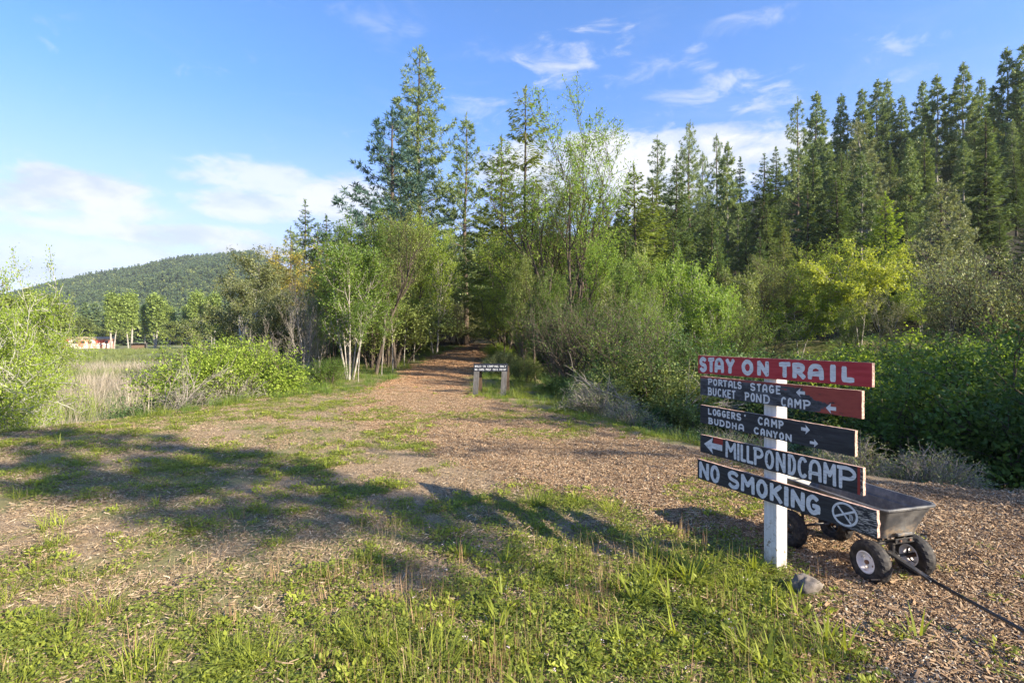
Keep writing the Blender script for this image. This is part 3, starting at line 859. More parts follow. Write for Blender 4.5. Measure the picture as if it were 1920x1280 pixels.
plant('alder_b', 1590, 22, 560, 'alder_tree', 'shaded alder with thin grey trunks under the yellow maple', 'alder', wide=1.0, rz=5.1, mat_='alder')
plant('alder_b', 1770, 20, 545, 'alder_tree', 'dark shaded alder behind the fallen grey branches', 'alder', wide=1.0, rz=3.1, mat_='oak')
plant('fir_b', 1470, 31, 425, 'fir_tree', 'small fir with reddish dry top on the far bank', 'fir', wide=1.1, mat_='olive')
for px, Y, top, wd, lb, mt in ((1003, 15.5, 470, .9, 'slim dark-trunked tree directly behind the low camping sign', 'olive'), (1048, 14.8, 500, .8, 'slim upright tree with dark trunk at the left of the stem fan', 'alder'),
        (1092, 16.5, 440, .9, 'slim fresh-green tree rising from the middle of the stem fan', None), (1150, 15.5, 480, .8, 'slim tree with dark trunk right of the stem fan', 'alder'), (1225, 18, 470, .8, 'slim bright-leaved tree left of the bright maple', None)):
    plant('slim', px, Y, top, 'alder_tree', lb, 'alder', wide=wd, mat_=mt)
for k, px, Y, top, wd, lb, mt in (('fir_a', 1010, 21, 455, .8, 'young fir between the ragged firs and the low camping sign', None), ('fir_b', 1078, 20, 470, .9, 'young green fir among the stems of the tall willow', None), ('fir_a', 1135, 19, 500, .8, 'young fir behind the stem fan', 'fir'),
        ('fir_b', 1172, 27, 425, 1.1, 'mid-height green fir below the wide golden-green one', None), ('fir_gold', 1118, 26, 450, .9, 'small golden fir behind the stem fan', 'fir'), ('fir_b', 1262, 28, 420, 1.1, 'mid-height fir left above the bright maple', None),
        ('fir_gold', 1345, 28, 455, .9, 'low green fir right above the bright maple', 'fir'), ('fir_a', 1425, 30, 440, .9, 'low fir below the broad dark-green one', None)):
    plant(k, px, Y, top, 'fir_tree', lb, 'fir', wide=wd, mat_=mt)
# ---- named conifers on the slope
CON = [
 ('fir_gold', 1190, 33, 322, 1.0, 'fir', 'wide golden-green fir right of the tall airy willow', None),
 ('fir_gold', 1225, 36, 345, .95, 'fir', 'golden-green fir overlapping the wide one from behind', None),
 ('hill_b', 1130, 46, 345, 1.1, 'fir', 'dark fir behind the upright willow shoots', 'fir'),
 ('hill_b', 1160, 50, 380, 1.0, 'fir', 'short dark fir left of the golden pair', 'fir'),
 ('pine_b', 1232, 55, 262, 1.0, 'pine', 'pine with a rounded pointed top above the golden firs', None),
 ('pine_a', 1292, 46, 234, .8, 'pine', 'tallest pine on the left part of the slope', None),
 ('fir_a', 1268, 40, 300, .95, 'fir', 'full green fir before the tallest slope pine', None),
 ('pine_b', 1344, 52, 258, .8, 'pine', 'narrow pine right of the tallest slope pine', None),
 ('hill_c', 1364, 41, 272, .85, 'pine', 'slim pine with long pale bare trunk in the middle of the slope', None),
 ('pine_b', 1318, 56, 290, .8, 'pine', 'small pine between two taller ones on the skyline', None),
 ('hill_b', 1388, 54, 300, 1.0, 'fir', 'dark fir right of the pale bare trunk', 'fir'),
 ('fir_a', 1432, 44, 296, 1.1, 'fir', 'broad dark-green fir alone under the white cloud', None),
 ('hill_b', 1455, 58, 280, 1.2, 'oak', 'bushy blunt conifer top behind the broad fir', None),
 ('pine_b', 1496, 44, 192, .85, 'pine', 'tall pine marking where the skyline steps up', None),
 ('hill_a', 1530, 60, 178, 1.0, 'pine', 'dense-topped pine, second on the high skyline', None),
 ('hill_a', 1576, 62, 182, .9, 'pine', 'slender pine, third on the high skyline', None),
 ('pine_curve', 1608, 37, 228, 1.0, 'pine', 'pale pine with a curved bare trunk', None),
 ('hill_a', 1618, 60, 172, 1.0, 'pine', 'dark pine directly behind the curved trunk', None),
 ('hill_c', 1645, 60, 154, .95, 'pine', 'left one of the close twin skyline pines', None),
 ('hill_a', 1664, 63, 154, .85, 'pine', 'right one of the close twin skyline pines', None),
 ('hill_a', 1690, 62, 184, .95, 'pine', 'low-topped pine in the dip of the high skyline', None),
 ('hill_a', 1730, 58, 158, .95, 'pine', 'pine with bushy cap just right of the skyline dip', None),
 ('hill_c', 1757, 52, 145, 1.0, 'pine', 'tall pine with a long pale slanting trunk on the upper slope', None),
 ('hill_c', 1806, 50, 122, 1.0, 'pine', 'high pine with two pale trunks showing below it', None),
 ('hill_a', 1840, 58, 150, 1.0, 'pine', 'dark pine right of the high pale-trunked one', None),
 ('hill_c', 1888, 47, 95, .95, 'pine', 'tallest pine near the right border', None),
 ('hill_a', 1922, 46, 86, 1.0, 'pine', 'pine cut by the right border of the view', None),
 ('hill_b', 1862, 56, 175, 1.1, 'fir', 'yellowish-green fir left of the tallest right-hand pine', 'olive'),
 ('fir_b', 1568, 33, 332, 1.2, 'fir', 'mid-green fir below the high skyline', None),
 ('fir_gold', 1660, 30, 368, .95, 'fir', 'pointed golden-green fir above the yellow maple', 'lime'),
 ('pine_pale', 1765, 27, 344, 1.0, 'pine', 'pale blue-green bushy pine above the grey willows', None),
 ('pine_pale', 1800, 29, 382, .9, 'pine', 'small pale pine joined to the right side of the bushy one', None),
 ('fir_b', 1820, 40, 300, 1.2, 'fir', 'shaded fir uphill of the pale bushy pine', 'dark'),
 ('fir_b', 1720, 40, 310, 1.2, 'fir', 'shaded fir right of the curved pale trunk', 'dark'),
 ('fir_b', 1900, 38, 280, 1.2, 'fir', 'shaded fir above the half-bare willows', 'dark'),
 ('fir_a', 1515, 36, 380, 1.0, 'fir', 'green fir in the hollow below the stepped skyline', None),
 ('fir_b', 1335, 35, 400, 1.1, 'fir', 'fir with soft top beneath the slim pale-trunked pine', None),
 ('fir_b', 1400, 36, 410, 1.0, 'fir', 'lower fir left of the broad dark-green one', None),
]
for k, px, Y, top, wd, cat, lb, mt in CON:
    plant(k, px, Y, top, cat + '_tree' if cat != 'oak' else 'conifer_tree', lb, cat if cat != 'oak' else 'conifer', wide=wd, mat_=mt)

# ---- filler conifers on the wooded slope behind the named ones
rgf = np.random.default_rng(77)
NAMED = [(px, lb) for _, px, Y, top, wd, cat, lb, mt in CON if len(lb.split()) <= 9 and px > 1200]
taken = set()
def filler_label(px, Y, h):
    near = sorted(NAMED, key=lambda a: abs(a[0] - px))[:4]
    for npx, nl in near:
        for side in ('left' if px < npx else 'right',):
            for size in (('tall',) if h > 12.5 else ('shorter',) if h < 9.5 else ('mid-height',)):
                s_ = f"{size} dark conifer uphill to the {side} of the {nl}"
                if len(s_.split()) <= 16 and s_ not in taken:
                    taken.add(s_); return s_
    return 'dark green conifer in the closed stand covering the slope'
cnt = 0
used = []
for k in range(4000):
    Y = rgf.uniform(34, 100); px = rgf.uniform(1090, 2010)
    X = (px - 960) / FPX * Y
    s = X * .75 + Y * .66 - 30
    if s < 4 or s > 92 or X > 120: continue
    if any((X - a) ** 2 + (Y - b) ** 2 < 15 for a, b in used): continue
    used.append((X, Y))
    sky_y = np.interp(px, [1090, 1200, 1300, 1460, 1500, 1700, 1920, 2200], [420, 385, 365, 365, 265, 245, 190, 130])
    z = zg(X, Y)
    hmax = (HOR - sky_y) / FPX * Y + EYE - z
    h = min(rgf.uniform(9, 15), hmax * rgf.uniform(.75, 1.0))
    if h < 5: continue
    kind = ['hill_b', 'hill_a', 'hill_b', 'fir_b', 'hill_c'][rgf.integers(0, 5)]
    plant(kind, px, Y, 0, 'conifer_tree', filler_label(px, Y, h), 'conifer', 'conifers of the closed stand on the slope', wide=rgf.uniform(.75, 1.05), h=h, mat_='dark' if kind == 'fir_b' else None)
    cnt += 1
    if cnt > 225: break
for px, Y, top, wd, k, lb in ((1875, 30, 400, 1.2, 'fir_b', 'shaded fir just above the half-bare right-hand willow'), (1935, 27, 390, 1.3, 'fir_a', 'dense fir at the right border below the slope'),
        (1835, 34, 372, 1.2, 'fir_a', 'dense fir between the pale bushy pine and the right border'), (1990, 30, 300, 1.3, 'fir_b', 'fir just outside the right border'), (1905, 36, 330, 1.2, 'fir_b', 'dark fir under the tallest right-hand pine'),
        (1700, 33, 400, 1.1, 'fir_b', 'shaded fir in the hollow right of the pointed golden fir')):
    plant(k, px, Y, top, 'fir_tree', lb, 'fir', wide=wd)
    used.append(((px - 960) / FPX * Y, Y))
# woods behind the far end of the trail
cnt = 0
for k in range(2000):
    Y = rgf.uniform(44, 85); px = rgf.uniform(560, 1120)
    X = (px - 960) / FPX * Y
    if any((X - a) ** 2 + (Y - b) ** 2 < 14 for a, b in used): continue
    used.append((X, Y))
    if abs(X - (-3.6)) < 1.2 and Y < 46: continue
    sky_y = np.interp(px, [560, 640, 700, 800, 900, 960, 1030, 1120], [500, 500, 470, 455, 430, 430, 440, 420])
    z = zg(X, Y)
    h = min(rgf.uniform(7, 12), (HOR - sky_y) / FPX * Y + EYE - z)
    if h < 4: continue
    kind = ['hill_b', 'fir_a', 'fir_b'][rgf.integers(0, 3)]
    plant(kind, px, Y, 0, 'conifer_tree', 'dark conifer in the wood that closes off the end of the trail', 'conifer', 'conifers closing off the trail', wide=rgf.uniform(1., 1.4), h=h, mat_='fir' if kind == 'hill_b' else None)
    cnt += 1
    if cnt > 60: break
# low understorey trees that close the wood below the crowns
cnt = 0
for k in range(900):
    Y = rgf.uniform(20, 42); px = rgf.uniform(520, 1330)
    X = (px - 960) / FPX * Y
    if pathL(Y) - .6 < X < pathR(Y) + 1.2 and Y < 40: continue
    if px > 900 and Y < 30 and px < 1100: continue
    if any((X - a) ** 2 + (Y - b) ** 2 < 5 for a, b in used): continue
    used.append((X, Y))
    kind = ['olive', 'thicket', 'alder_b', 'bush'][rgf.integers(0, 4)]
    m_ = ['oak', 'olive', 'alder', 'bush', 'bramble'][rgf.integers(0, 5)]
    plant(kind, px, Y, 0, 'understorey_shrub', 'shaded green shrub in the undergrowth beneath the wood', 'shrub', 'shrubs of the undergrowth', h=rgf.uniform(1.8, 4.0), wide=1.2, mat_=m_)
    cnt += 1
    if cnt > 60: break
cnt = 0
for k in range(900):
    px = rgf.uniform(1270, 2050); Y = rgf.uniform(19, 38)
    X = (px - 960) / FPX * Y
    s = X * .75 + Y * .66 - 30
    if s < 3.5: continue
    if any((X - a) ** 2 + (Y - b) ** 2 < 6 for a, b in used): continue
    used.append((X, Y))
    kind = ['olive', 'alder_b', 'fresh', 'fir_b', 'sage'][rgf.integers(0, 5)]
    m_ = ['olive', 'alder', 'lime', 'fir', 'sage'][rgf.integers(0, 5)]
    hmax = (HOR - 500) / FPX * Y + EYE - zg(X, Y)
    if hmax < 1.5: continue
    plant(kind, px, Y, 0, 'understorey_tree', 'young green tree in the mixed growth behind the pond bank', 'tree', 'young trees behind the pond bank', h=min(rgf.uniform(2.5, 6), hmax), wide=1.1, mat_=m_)
    cnt += 1
    if cnt > 55: break

# ---- bank shrubs right
BR = [
 ('bush', 1700, 13.5, 632, 1.2, 'rounded green bush above the right end of the red board', 'lime'),
 ('bush', 1895, 8.6, 622, 1.05, 'biggest leafy bush, cut by the right border', 'alder'),
 ('bush', 1985, 7.4, 700, .9, 'dark bush low at the right border', 'bush'),
 ('bush', 1870, 12.5, 612, .9, 'green bush uphill behind the large shaded one', 'alder'),
 ('bush', 1640, 15.5, 640, 1.1, 'low bush on the far bank left of the rounded one', 'bush'),
 ('bush', 1745, 16.5, 628, 1.0, 'bush behind the fallen branches', 'bramble'),
 ('bush', 1580, 17.5, 668, 1.1, 'dark bush over the word TRAIL on the far bank', 'bramble'),
 ('bush', 1500, 17, 668, 1.3, 'low dark bush directly above the red board', 'bramble'),
 ('bush', 1420, 16, 662, 1.2, 'dark bush above the left half of the red board', 'bramble'),
 ('bush', 1340, 14.5, 650, 1.2, 'dark bush just left of the red board', 'bush'),
 ('bush', 1290, 12, 640, 1.2, 'leafy dark bush between thicket and signpost', 'bramble'),
 ('bush', 1200, 10.6, 668, 1.1, 'grey-green bush under the leaning thicket', 'olive'),
 ('bush', 1120, 11, 690, 1.2, 'low leafy bush right of the low camping sign', 'bramble'),
 ('bush', 1040, 12.3, 700, 1.1, 'small dark bush touching the right leg of the low sign', 'bush'),
]
for k, px, Y, top, wd, lb, mt in BR:
    plant(k, px, Y, top, 'leafy_bush', lb, 'bush', wide=wd, mat_=mt)
rb = np.random.default_rng(3)
for i in range(52):
    y = rb.uniform(4.6, 11.5); x = xr(y) + rb.uniform(.35, 2.8)
    if x / y > 1.15: continue
    kind = 'bramble' if rb.random() < .42 else 'brush'
    nm = 'bramble_bush' if kind == 'bramble' else 'dry_brush'
    lb = 'low bramble with small green leaves on the bank behind the chip trail' if kind == 'bramble' else 'tangle of thin dry sticks on the bank behind the chip trail'
    plant(kind, 0, y, 0, nm, lb, 'bramble' if kind == 'bramble' else 'brush', 'brambles on the right bank' if kind == 'bramble' else 'dry brush on the right bank', x=x, h=rb.uniform(.4, .85), wide=rb.uniform(.8, 1.2), mat_='bramble' if kind == 'bramble' else None)
# dead stalks on the bank between the boards and the right-hand bush
# ---- left side
plant('lichen', -8, 9.2, 478, 'leafy_tree', 'bright-leaved tree with pale lichened branches at the left border', 'tree', rz=.7, wide=.5)
plant('lichen', 50, 15, 570, 'leafy_tree', 'second yellow-green tree just right of the lichened one', 'tree', rz=2.7, wide=.75)
plant('lichen', -50, 8.0, 600, 'leafy_tree', 'lowest lichened tree half outside the left border', 'tree', rz=4.7, wide=.9)
LF = [
 ('bush_b', 410, 12.2, 638, 1.0, 'bright green bush on the marsh edge, left of the wood', None),
 ('bush_b', 455, 12.8, 628, 1.0, 'green bush with pale twigs right of the brightest marsh-edge bush', None),
 ('bush_b', 500, 13.6, 668, 1.1, 'dark green bush below the white-limbed oak', 'bush'),
 ('bush_b', 290, 11.5, 735, 1.0, 'small bush at the left foot of the fallen dead boughs', 'bramble'),
 ('bush_b', 545, 14.6, 680, 1.1, 'low green bush below the grey snags', 'bush'),
 ('bush_b', 615, 15.2, 668, 1.0, 'green bush at the foot of the white-stemmed clump', 'alder'),
 ('brush', 430, 11.6, 690, 1.2, 'dry brown brush in front of the brightest marsh-edge bush', None),
 ('brush', 350, 10.6, 712, 1.1, 'grey tangle of brush beside the fallen dead boughs', None),
 ('bush_b', 945, 17.5, 655, 1.1, 'sunlit yellowish bush just behind the low camping sign', 'sage'),
 ('bush_b', 932, 23, 640, 1.1, 'small sunlit bush at the right edge of the far trail', 'lime'),
 ('bush_b', 985, 15.5, 668, 1.0, 'olive bush right of the low camping sign', 'olive'),
]
for k, px, Y, top, wd, lb, mt in LF:
    plant(k, px, Y, top, 'dry_brush' if k == 'brush' else 'green_bush', lb, 'brush' if k == 'brush' else 'bush', wide=wd, mat_=mt)
for px, Y, top, wd, lb in ((60, 62, 545, 1.3, 'rounded green tree at far left before the wooded hill'), (95, 80, 560, 1.0, 'rounded tree left of the red and white building'),
        (150, 140, 592, 1.3, 'olive tree behind the red and white building'), (205, 135, 600, 1.1, 'low olive tree at the right end of the long building'),
        (20, 60, 560, 1.3, 'round tree almost hidden by the lichened tree'), (345, 120, 598, 1.3, 'low tree between the poplar groups'), (425, 90, 590, 1.3, 'olive tree right of the last poplar')):
    plant('round', px, Y, top, 'round_tree', lb, 'tree', wide=wd, mat_='alder' if px in (112, 20) else 'olive')
for px, Y, top, wd, lb in ((212, 120, 550, .8, 'leftmost poplar of the row beyond the marsh'), (243, 122, 548, .8, 'second poplar from the left, full pale-green crown'),
        (272, 126, 572, .6, 'small poplar behind the grey shed'), (292, 124, 552, .9, 'broad poplar with white trunk right of the grey shed'), (317, 125, 572, .6, 'narrow poplar right of the broad white-trunked one'),
        (352, 128, 570, .6, 'thin poplar opening the right-hand group'), (370, 122, 546, .8, 'tallest poplar of the right-hand group'), (399, 121, 550, .8, 'rightmost poplar with pale forked trunk')):
    plant('poplar', px, Y, top, 'poplar_tree', lb, 'poplar', 'poplars beyond the marsh', wide=wd * 1.25)

# shade trees that stand behind the photographer, to the right, and throw the shadows over the meadow
def shade_tree(kind, x, y, h, label, wide=1.0, rz=0.0):
    plant(kind, 0, y, 0, 'shade_tree', label, 'tree', x=x, h=h, wide=wide, rz=rz)
SHADE = [('shade_pine', 9.3, -2.75, 10.0, 'tall bare-trunked pine behind the viewpoint', .75, .3),
         ('oak', 13.0, -.4, 7.0, 'oak by the open meadow behind the viewpoint', .7, .3),
         ('alder_b', 12.8, 1.5, 8.8, 'alder by the chip trail right of the viewpoint', 1.3, .3),
         ('oak', 13.5, 2.8, 8.5, 'oak on the right bank', 1.0, 2.3),
         ('oak', 14.5, 4.9, 8.6, 'willow on the right bank', 1.2, 1.3),
         ('fir_a', 21.5, 7.4, 10.5, 'bushy fir behind the right-hand bushes', 1.3, 1.3),
         ('fir_a', 30, 9.5, 11, 'fir behind the right bank', 1.1, .3),
         ('fir_b', 27, 4.5, 9.3, 'second fir behind the right bank', 1.1, .3)]
for a in SHADE: shade_tree(a[0], a[1], a[2], a[3], a[4], a[5], a[6])

# ------------------------------------------------------------------ painted lettering made of brush strokes
def arc(cx, cy, rx, ry, a0, a1, n=14):
    a = np.radians(np.linspace(a0, a1, n))
    return [(cx + rx * math.cos(t), cy + ry * math.sin(t)) for t in a]

GLYPH = {
 'S': [arc(.5, .74, .46, .25, 35, 250, 14) + arc(.5, .26, .46, .26, 75, -150, 14)[2:]],
 'T': [[(0, .95), (1, 1)], [(.5, .97), (.5, 0)]],
 'A': [[(.06, 0), (.10, .62)] + arc(.5, .62, .40, .38, 180, 0, 12) + [(.94, 0)], [(0, .33), (.9, .36)]],
 'Y': [[(0, 1), (.5, .48)], [(1, 1), (.5, .48), (.46, 0)]],
 'O': [arc(.5, .5, .48, .5, 90, 450, 24)],
 'N': [[(.05, 0), (.05, 1)], [(.05, 1), (.95, 0)], [(.95, 0), (.95, 1)]],
 'R': [[(.1, 0), (.1, 1)], [(.0, .98), (.5, 1)] + arc(.5, .76, .42, .24, 90, -90, 10) + [(.12, .50)], [(.4, .5), (1, 0)]],
 'I': [[(.5, 0), (.5, 1)]],
 'L': [[(.1, 1), (.1, .04)], [(.1, .03), (1, .03)]],
 'P': [[(.15, 0), (.15, 1)], [(.0, .97), (.5, 1)] + arc(.5, .74, .45, .26, 90, -90, 10) + [(.15, .46)]],
 'G': [arc(.5, .5, .48, .5, 50, 330, 20), [(.55, .44), (.98, .44)], [(.96, .44), (.96, .1)]],
 'E': [[(.1, 0), (.1, 1)], [(.0, 1), (1, 1)], [(.1, .52), (.85, .52)], [(.1, .0), (1, .0)]],
 'B': [[(.12, 0), (.12, 1)], [(.0, 1), (.5, 1)] + arc(.5, .76, .36, .24, 90, -90, 9) + [(.12, .52)], [(.5, .52)] + arc(.52, .26, .44, .26, 90, -90, 9) + [(.0, .0)]],
 'U': [[(.05, 1), (.05, .4)] + arc(.5, .36, .45, .36, 180, 360, 12) + [(.95, 1)]],
 'C': [arc(.52, .5, .5, .5, 48, 312, 20)],
 'K': [[(.08, 0), (.08, 1)], [(.95, 1), (.1, .42)], [(.35, .55), (1, 0)]],
 'M': [[(.04, 0), (.06, 1)], [(.06, 1), (.5, .42)], [(.5, .42), (.94, 1)], [(.94, 1), (.98, 0)]],
 'D': [[(.1, 0), (.1, 1)], [(.0, 1), (.4, 1)] + arc(.42, .5, .54, .5, 90, -90, 14) + [(.0, .0)]],
 'H': [[(.06, 0), (.06, 1)], [(.94, 0), (.94, 1)], [(.06, .5), (.94, .5)]],
 "'": [[(.6, 1), (.35, .62)]],
 'W': [[(.0, 1), (.25, 0)], [(.25, 0), (.5, .8)], [(.5, .8), (.75, 0)], [(.75, 0), (1, 1)]],
 '-': [[(.1, .5), (.9, .5)]],
}


def stroke(G, pts, th, y, m=0, jit=0.0):
    """a flat painted ribbon in the x-z plane facing -y"""
    p = np.array(pts, float)
    if len(p) == 2:
        s = np.linspace(0, 1, 5)[:, None]; p = p[0] * (1 - s) + p[1] * s
    d = np.gradient(p, axis=0); d /= np.maximum(np.linalg.norm(d, axis=1, keepdims=True), 1e-9)
    closed = np.linalg.norm(p[0] - p[-1]) < 1e-6
    if closed: d[0] = d[-1] = unit(d[0] + d[-1])
    nrm = np.stack([-d[:, 1], d[:, 0]], -1)
    wv = th / 2 * (1 + jit * np.sin(np.arange(len(p)) * 1.7 + p[0, 0] * 300))
    if not closed:   # rounded brush ends
        e0 = p[0] - d[0] * th * .32; e1 = p[-1] + d[-1] * th * .32
        p = np.vstack([e0, p, e1]); nrm = np.vstack([nrm[0], nrm, nrm[-1]]); wv = np.concatenate([[wv[0] * .72], wv, [wv[-1] * .72]])
    a = p + nrm * wv[:, None]; b = p - nrm * wv[:, None]
    n = len(p)
    v = np.zeros((2 * n, 3)); v[:n, 0] = a[:, 0]; v[:n, 2] = a[:, 1]; v[n:, 0] = b[:, 0]; v[n:, 2] = b[:, 1]; v[:, 1] = y
    i = np.arange(n - 1)
    G.add(v, np.stack([i, i + 1, n + i + 1, n + i], -1), m=m)


def letter(G, ch, x0, x1, z0, z1, th, y, rng):
    x0 += th * .4; x1 -= th * .4; z0 += th * .45; z1 -= th * .45
    for k, st in enumerate(GLYPH[ch]):
        pts = [(x0 + (x1 - x0) * a, z0 + (z1 - z0) * b) for a, b in st]
        stroke(G, pts, th, y - 0.00022 * k, jit=.06)


def arrow(G, x0, x1, z0, z1, right, y):
    zc = (z0 + z1) / 2; h = (z1 - z0) / 2; s = 1 if right else -1
    tip = x1 if right else x0; tail = x0 if right else x1; L = x1 - x0; mx = tip - s * L * .5
    P_ = [(tip, zc), (mx, zc + h), (mx + s * L * .06, zc + h * .34), (mx + s * L * .06, zc - h * .34), (mx, zc - h), (tail, zc + h * .36), (tail, zc - h * .36)]
    v = [(a, y, b) for a, b in P_]
    tr = [(0, 1, 2), (0, 2, 3), (0, 3, 4), (5, 6, 2), (6, 3, 2)]
    if not right: pass
    G.add(v, None, tr)


# paint and wood of the boards
def board_mat(name, kind):
    m, t = mat(name)
    co = t.n('ShaderNodeTexCoord').outputs['Object']
    st = t.n('ShaderNodeMapping', ins={'Vector': co, 'Scale': (6, 40, 60)}).outputs[0]
    grain = t.noise(st, 1.0, 5, .65)
    blot = t.noise(t.n('ShaderNodeMapping', ins={'Vector': co, 'Scale': (8, 20, 22)}).outputs[0], 1.0, 5, .7)
    sx = t.n('ShaderNodeSeparateXYZ', ins={0: co}); X_, Z_ = sx.outputs['X'], sx.outputs['Z']
    red = t.mix(t.rng(grain, .3, .7), (.30, .018, .024), (.40, .035, .045))
    rust = t.mix(t.rng(blot, .3, .7), (.20, .028, .022), (.29, .055, .04))
    blk = t.mix(t.rng(grain, .3, .7), (.010, .012, .017), (.030, .034, .043))
    blk = t.mix(t.rng(blot, .55, .8, 0, .4), blk, (.075, .08, .09))
    chipn = t.noise(t.n('ShaderNodeMapping', ins={'Vector': co, 'Scale': (22, 60, 70)}).outputs[0], 1.0, 6, .75)
    scr = t.noise(t.n('ShaderNodeMapping', ins={'Vector': co, 'Scale': (5, 60, 260)}).outputs[0], 1.0, 3, .6)
    wear = t.math('MAXIMUM', t.rng(chipn, .68, .72, 0, .75), t.rng(scr, .70, .76, 0, .45))
    if kind == 'red':
        col = t.mix(t.rng(blot, .62, .75, 0, .5), red, (.22, .05, .05))
    elif kind == 'portals':
        f = t.math('ADD', t.math('MULTIPLY', t.rng(X_, .0, .42, 0, 1, False), 1.05), t.math('MULTIPLY', t.rng(Z_, 1.02, 1.11, 0, 1, False), .62))
        f = t.math('ADD', f, t.math('MULTIPLY', t.math('SUBTRACT', blot, .5), 2.4))
        ledge = t.rng(Z_, 1.096, 1.103, 0, .8)
        f = t.math('MAXIMUM', t.rng(f, .86, .92), ledge)
        col = t.mix(f, t.mix(t.rng(blot, .4, .6, 0, .7), blk, (.09, .10, .12)), rust)
    elif kind == 'smoke':
        wornx = t.rng(X_, .40, .52)
        wv = t.noise(t.n('ShaderNodeMapping', ins={'Vector': co, 'Scale': (26, 60, 190)}).outputs[0], 1.0, 4, .7)
        wm = t.math('MULTIPLY', wornx, t.rng(wv, .50, .58))
        col = t.mix(wm, blk, (.42, .40, .37))
        rs = t.math('MULTIPLY', t.rng(blot, .68, .70), 1.0)
        col = t.mix(rs, col, (.30, .04, .035))
    elif kind == 'mill':
        stripe = t.math('MULTIPLY', t.rng(X_, .474, .476), t.rng(X_, .488, .49, 1, 0))
        patch = t.math('MULTIPLY', t.math('MULTIPLY', t.rng(X_, -.465, -.463), t.rng(X_, -.385, -.383, 1, 0)), t.rng(Z_, .668, .672))
        col = t.mix(t.math('MAXIMUM', stripe, patch), blk, (.26, .03, .025))
        wv = t.noise(t.n('ShaderNodeMapping', ins={'Vector': co, 'Scale': (40, 60, 160)}).outputs[0], 1.0, 4, .7)
        col = t.mix(t.math('MULTIPLY', t.rng(X_, .487, .492), t.rng(wv, .5, .56)), col, (.34, .31, .27))
    else:
        col = t.mix(t.rng(blot, .72, .74), blk, (.25, .04, .035))
    col = t.mix(wear, col, (.26, .20, .16) if kind == 'red' else (.20, .17, .15))
    finish(t, col, .62, grain, .5, .003, .35)
    return m

m, t = mat('raw_board_wood')
co = t.n('ShaderNodeTexCoord').outputs['Object']
g = t.noise(t.n('ShaderNodeMapping', ins={'Vector': co, 'Scale': (30, 90, 90)}).outputs[0], 1, 4, .7)
finish(t, t.ramp(g, [(.3, (.13, .085, .065)), (.5, (.42, .27, .22)), (.7, (.62, .50, .40))]), .85, g, .5, .002)
M['rawwood'] = m
m, t = mat('white_letter_paint')
co = t.n('ShaderNodeTexCoord').outputs['Object']
g = t.noise(t.n('ShaderNodeMapping', ins={'Vector': co, 'Scale': (30, 30, 120)}).outputs[0], 1, 4, .7)
finish(t, t.ramp(g, [(.28, (.22, .23, .25)), (.42, (.52, .54, .56)), (.75, (.70, .71, .72))]), .6, g, .2, .001)
M['letter'] = m
m, t = mat('white_post_paint')
co = t.n('ShaderNodeTexCoord').outputs['Object']
g = t.noise(t.n('ShaderNodeMapping', ins={'Vector': co, 'Scale': (60, 60, 8)}).outputs[0], 1, 4, .6)
g2 = t.noise(co, 26, 5, .7)
dirt = t.math('MAXIMUM', t.math('MULTIPLY', t.rng(g2, .54, .60), t.rng(t.n('ShaderNodeSeparateXYZ', ins={0: co}).outputs['Z'], .1, .42, 1, .2)), t.math('MULTIPLY', t.rng(g2, .3, .6), t.rng(t.n('ShaderNodeSeparateXYZ', ins={0: co}).outputs['Z'], .02, .16, .9, 0)))
c1 = t.ramp(g, [(.3, (.46, .46, .45)), (.6, (.62, .62, .61))])
finish(t, t.mix(dirt, c1, (.22, .18, .13)), .65, g, .25, .002)
M['postwhite'] = m


def board(root, u0, z0l, z1l, z0r, z1r, L, material, rng, rough_end=0.0):
    """front at y = -0.02, back at y = 0, from x = -u0 to x = -u0 + L"""
    nx, nz = 44, 6
    xs = np.linspace(0, 1, nx + 1); zs = np.linspace(0, 1, nz + 1)
    X, Z = np.meshgrid(xs, zs, indexing='ij')
    lo = z0l + (z0r - z0l) * X; hi = z1l + (z1r - z1l) * X
    wob = (rng.random((nx + 1, 2)) - .5) * .0016
    lo = lo + wob[:, :1]; hi = hi + wob[:, 1:]
    endj = np.zeros_like(X); endj[-1] = -rng.random(nz + 1) * rough_end; endj[-2] = endj[-1] * .3
    px = -u0 + X * L + endj
    pz = lo + (hi - lo) * Z
    G = Geo()
    n = (nx + 1) * (nz + 1)
    f = np.stack([px, np.full_like(px, -.02), pz], -1).reshape(-1, 3)
    b = np.stack([px, np.full_like(px, -.0005), pz], -1).reshape(-1, 3)
    i, j = np.meshgrid(np.arange(nx), np.arange(nz), indexing='ij')
    a = (i * (nz + 1) + j).ravel(); k = nz + 1
    G.add(f, np.stack([a, a + k, a + k + 1, a + 1], -1), m=0)
    G.n_front = n
    G.v.append(b); base = n; G.n += n
    G.q.append(np.stack([a + 1, a + k + 1, a + k, a], -1) + base); G.mq += [1] * len(a)
    ed = []
    for ii in range(nx):
        for jj in (0, nz):
            p, q = ii * k + jj, (ii + 1) * k + jj
            ed.append((p, p + base, q + base, q) if jj == 0 else (p, q, q + base, p + base))
    for jj in range(nz):
        for ii in (0, nx):
            p, q = ii * k + jj, ii * k + jj + 1
            ed.append((p, q, q + base, p + base) if ii == 0 else (p, p + base, q + base, q))
    G.q.append(np.array(ed)); G.mq += [1] * len(ed)
    return obj('board', G.mesh('sign_board', [material, M['rawwood']]), root)


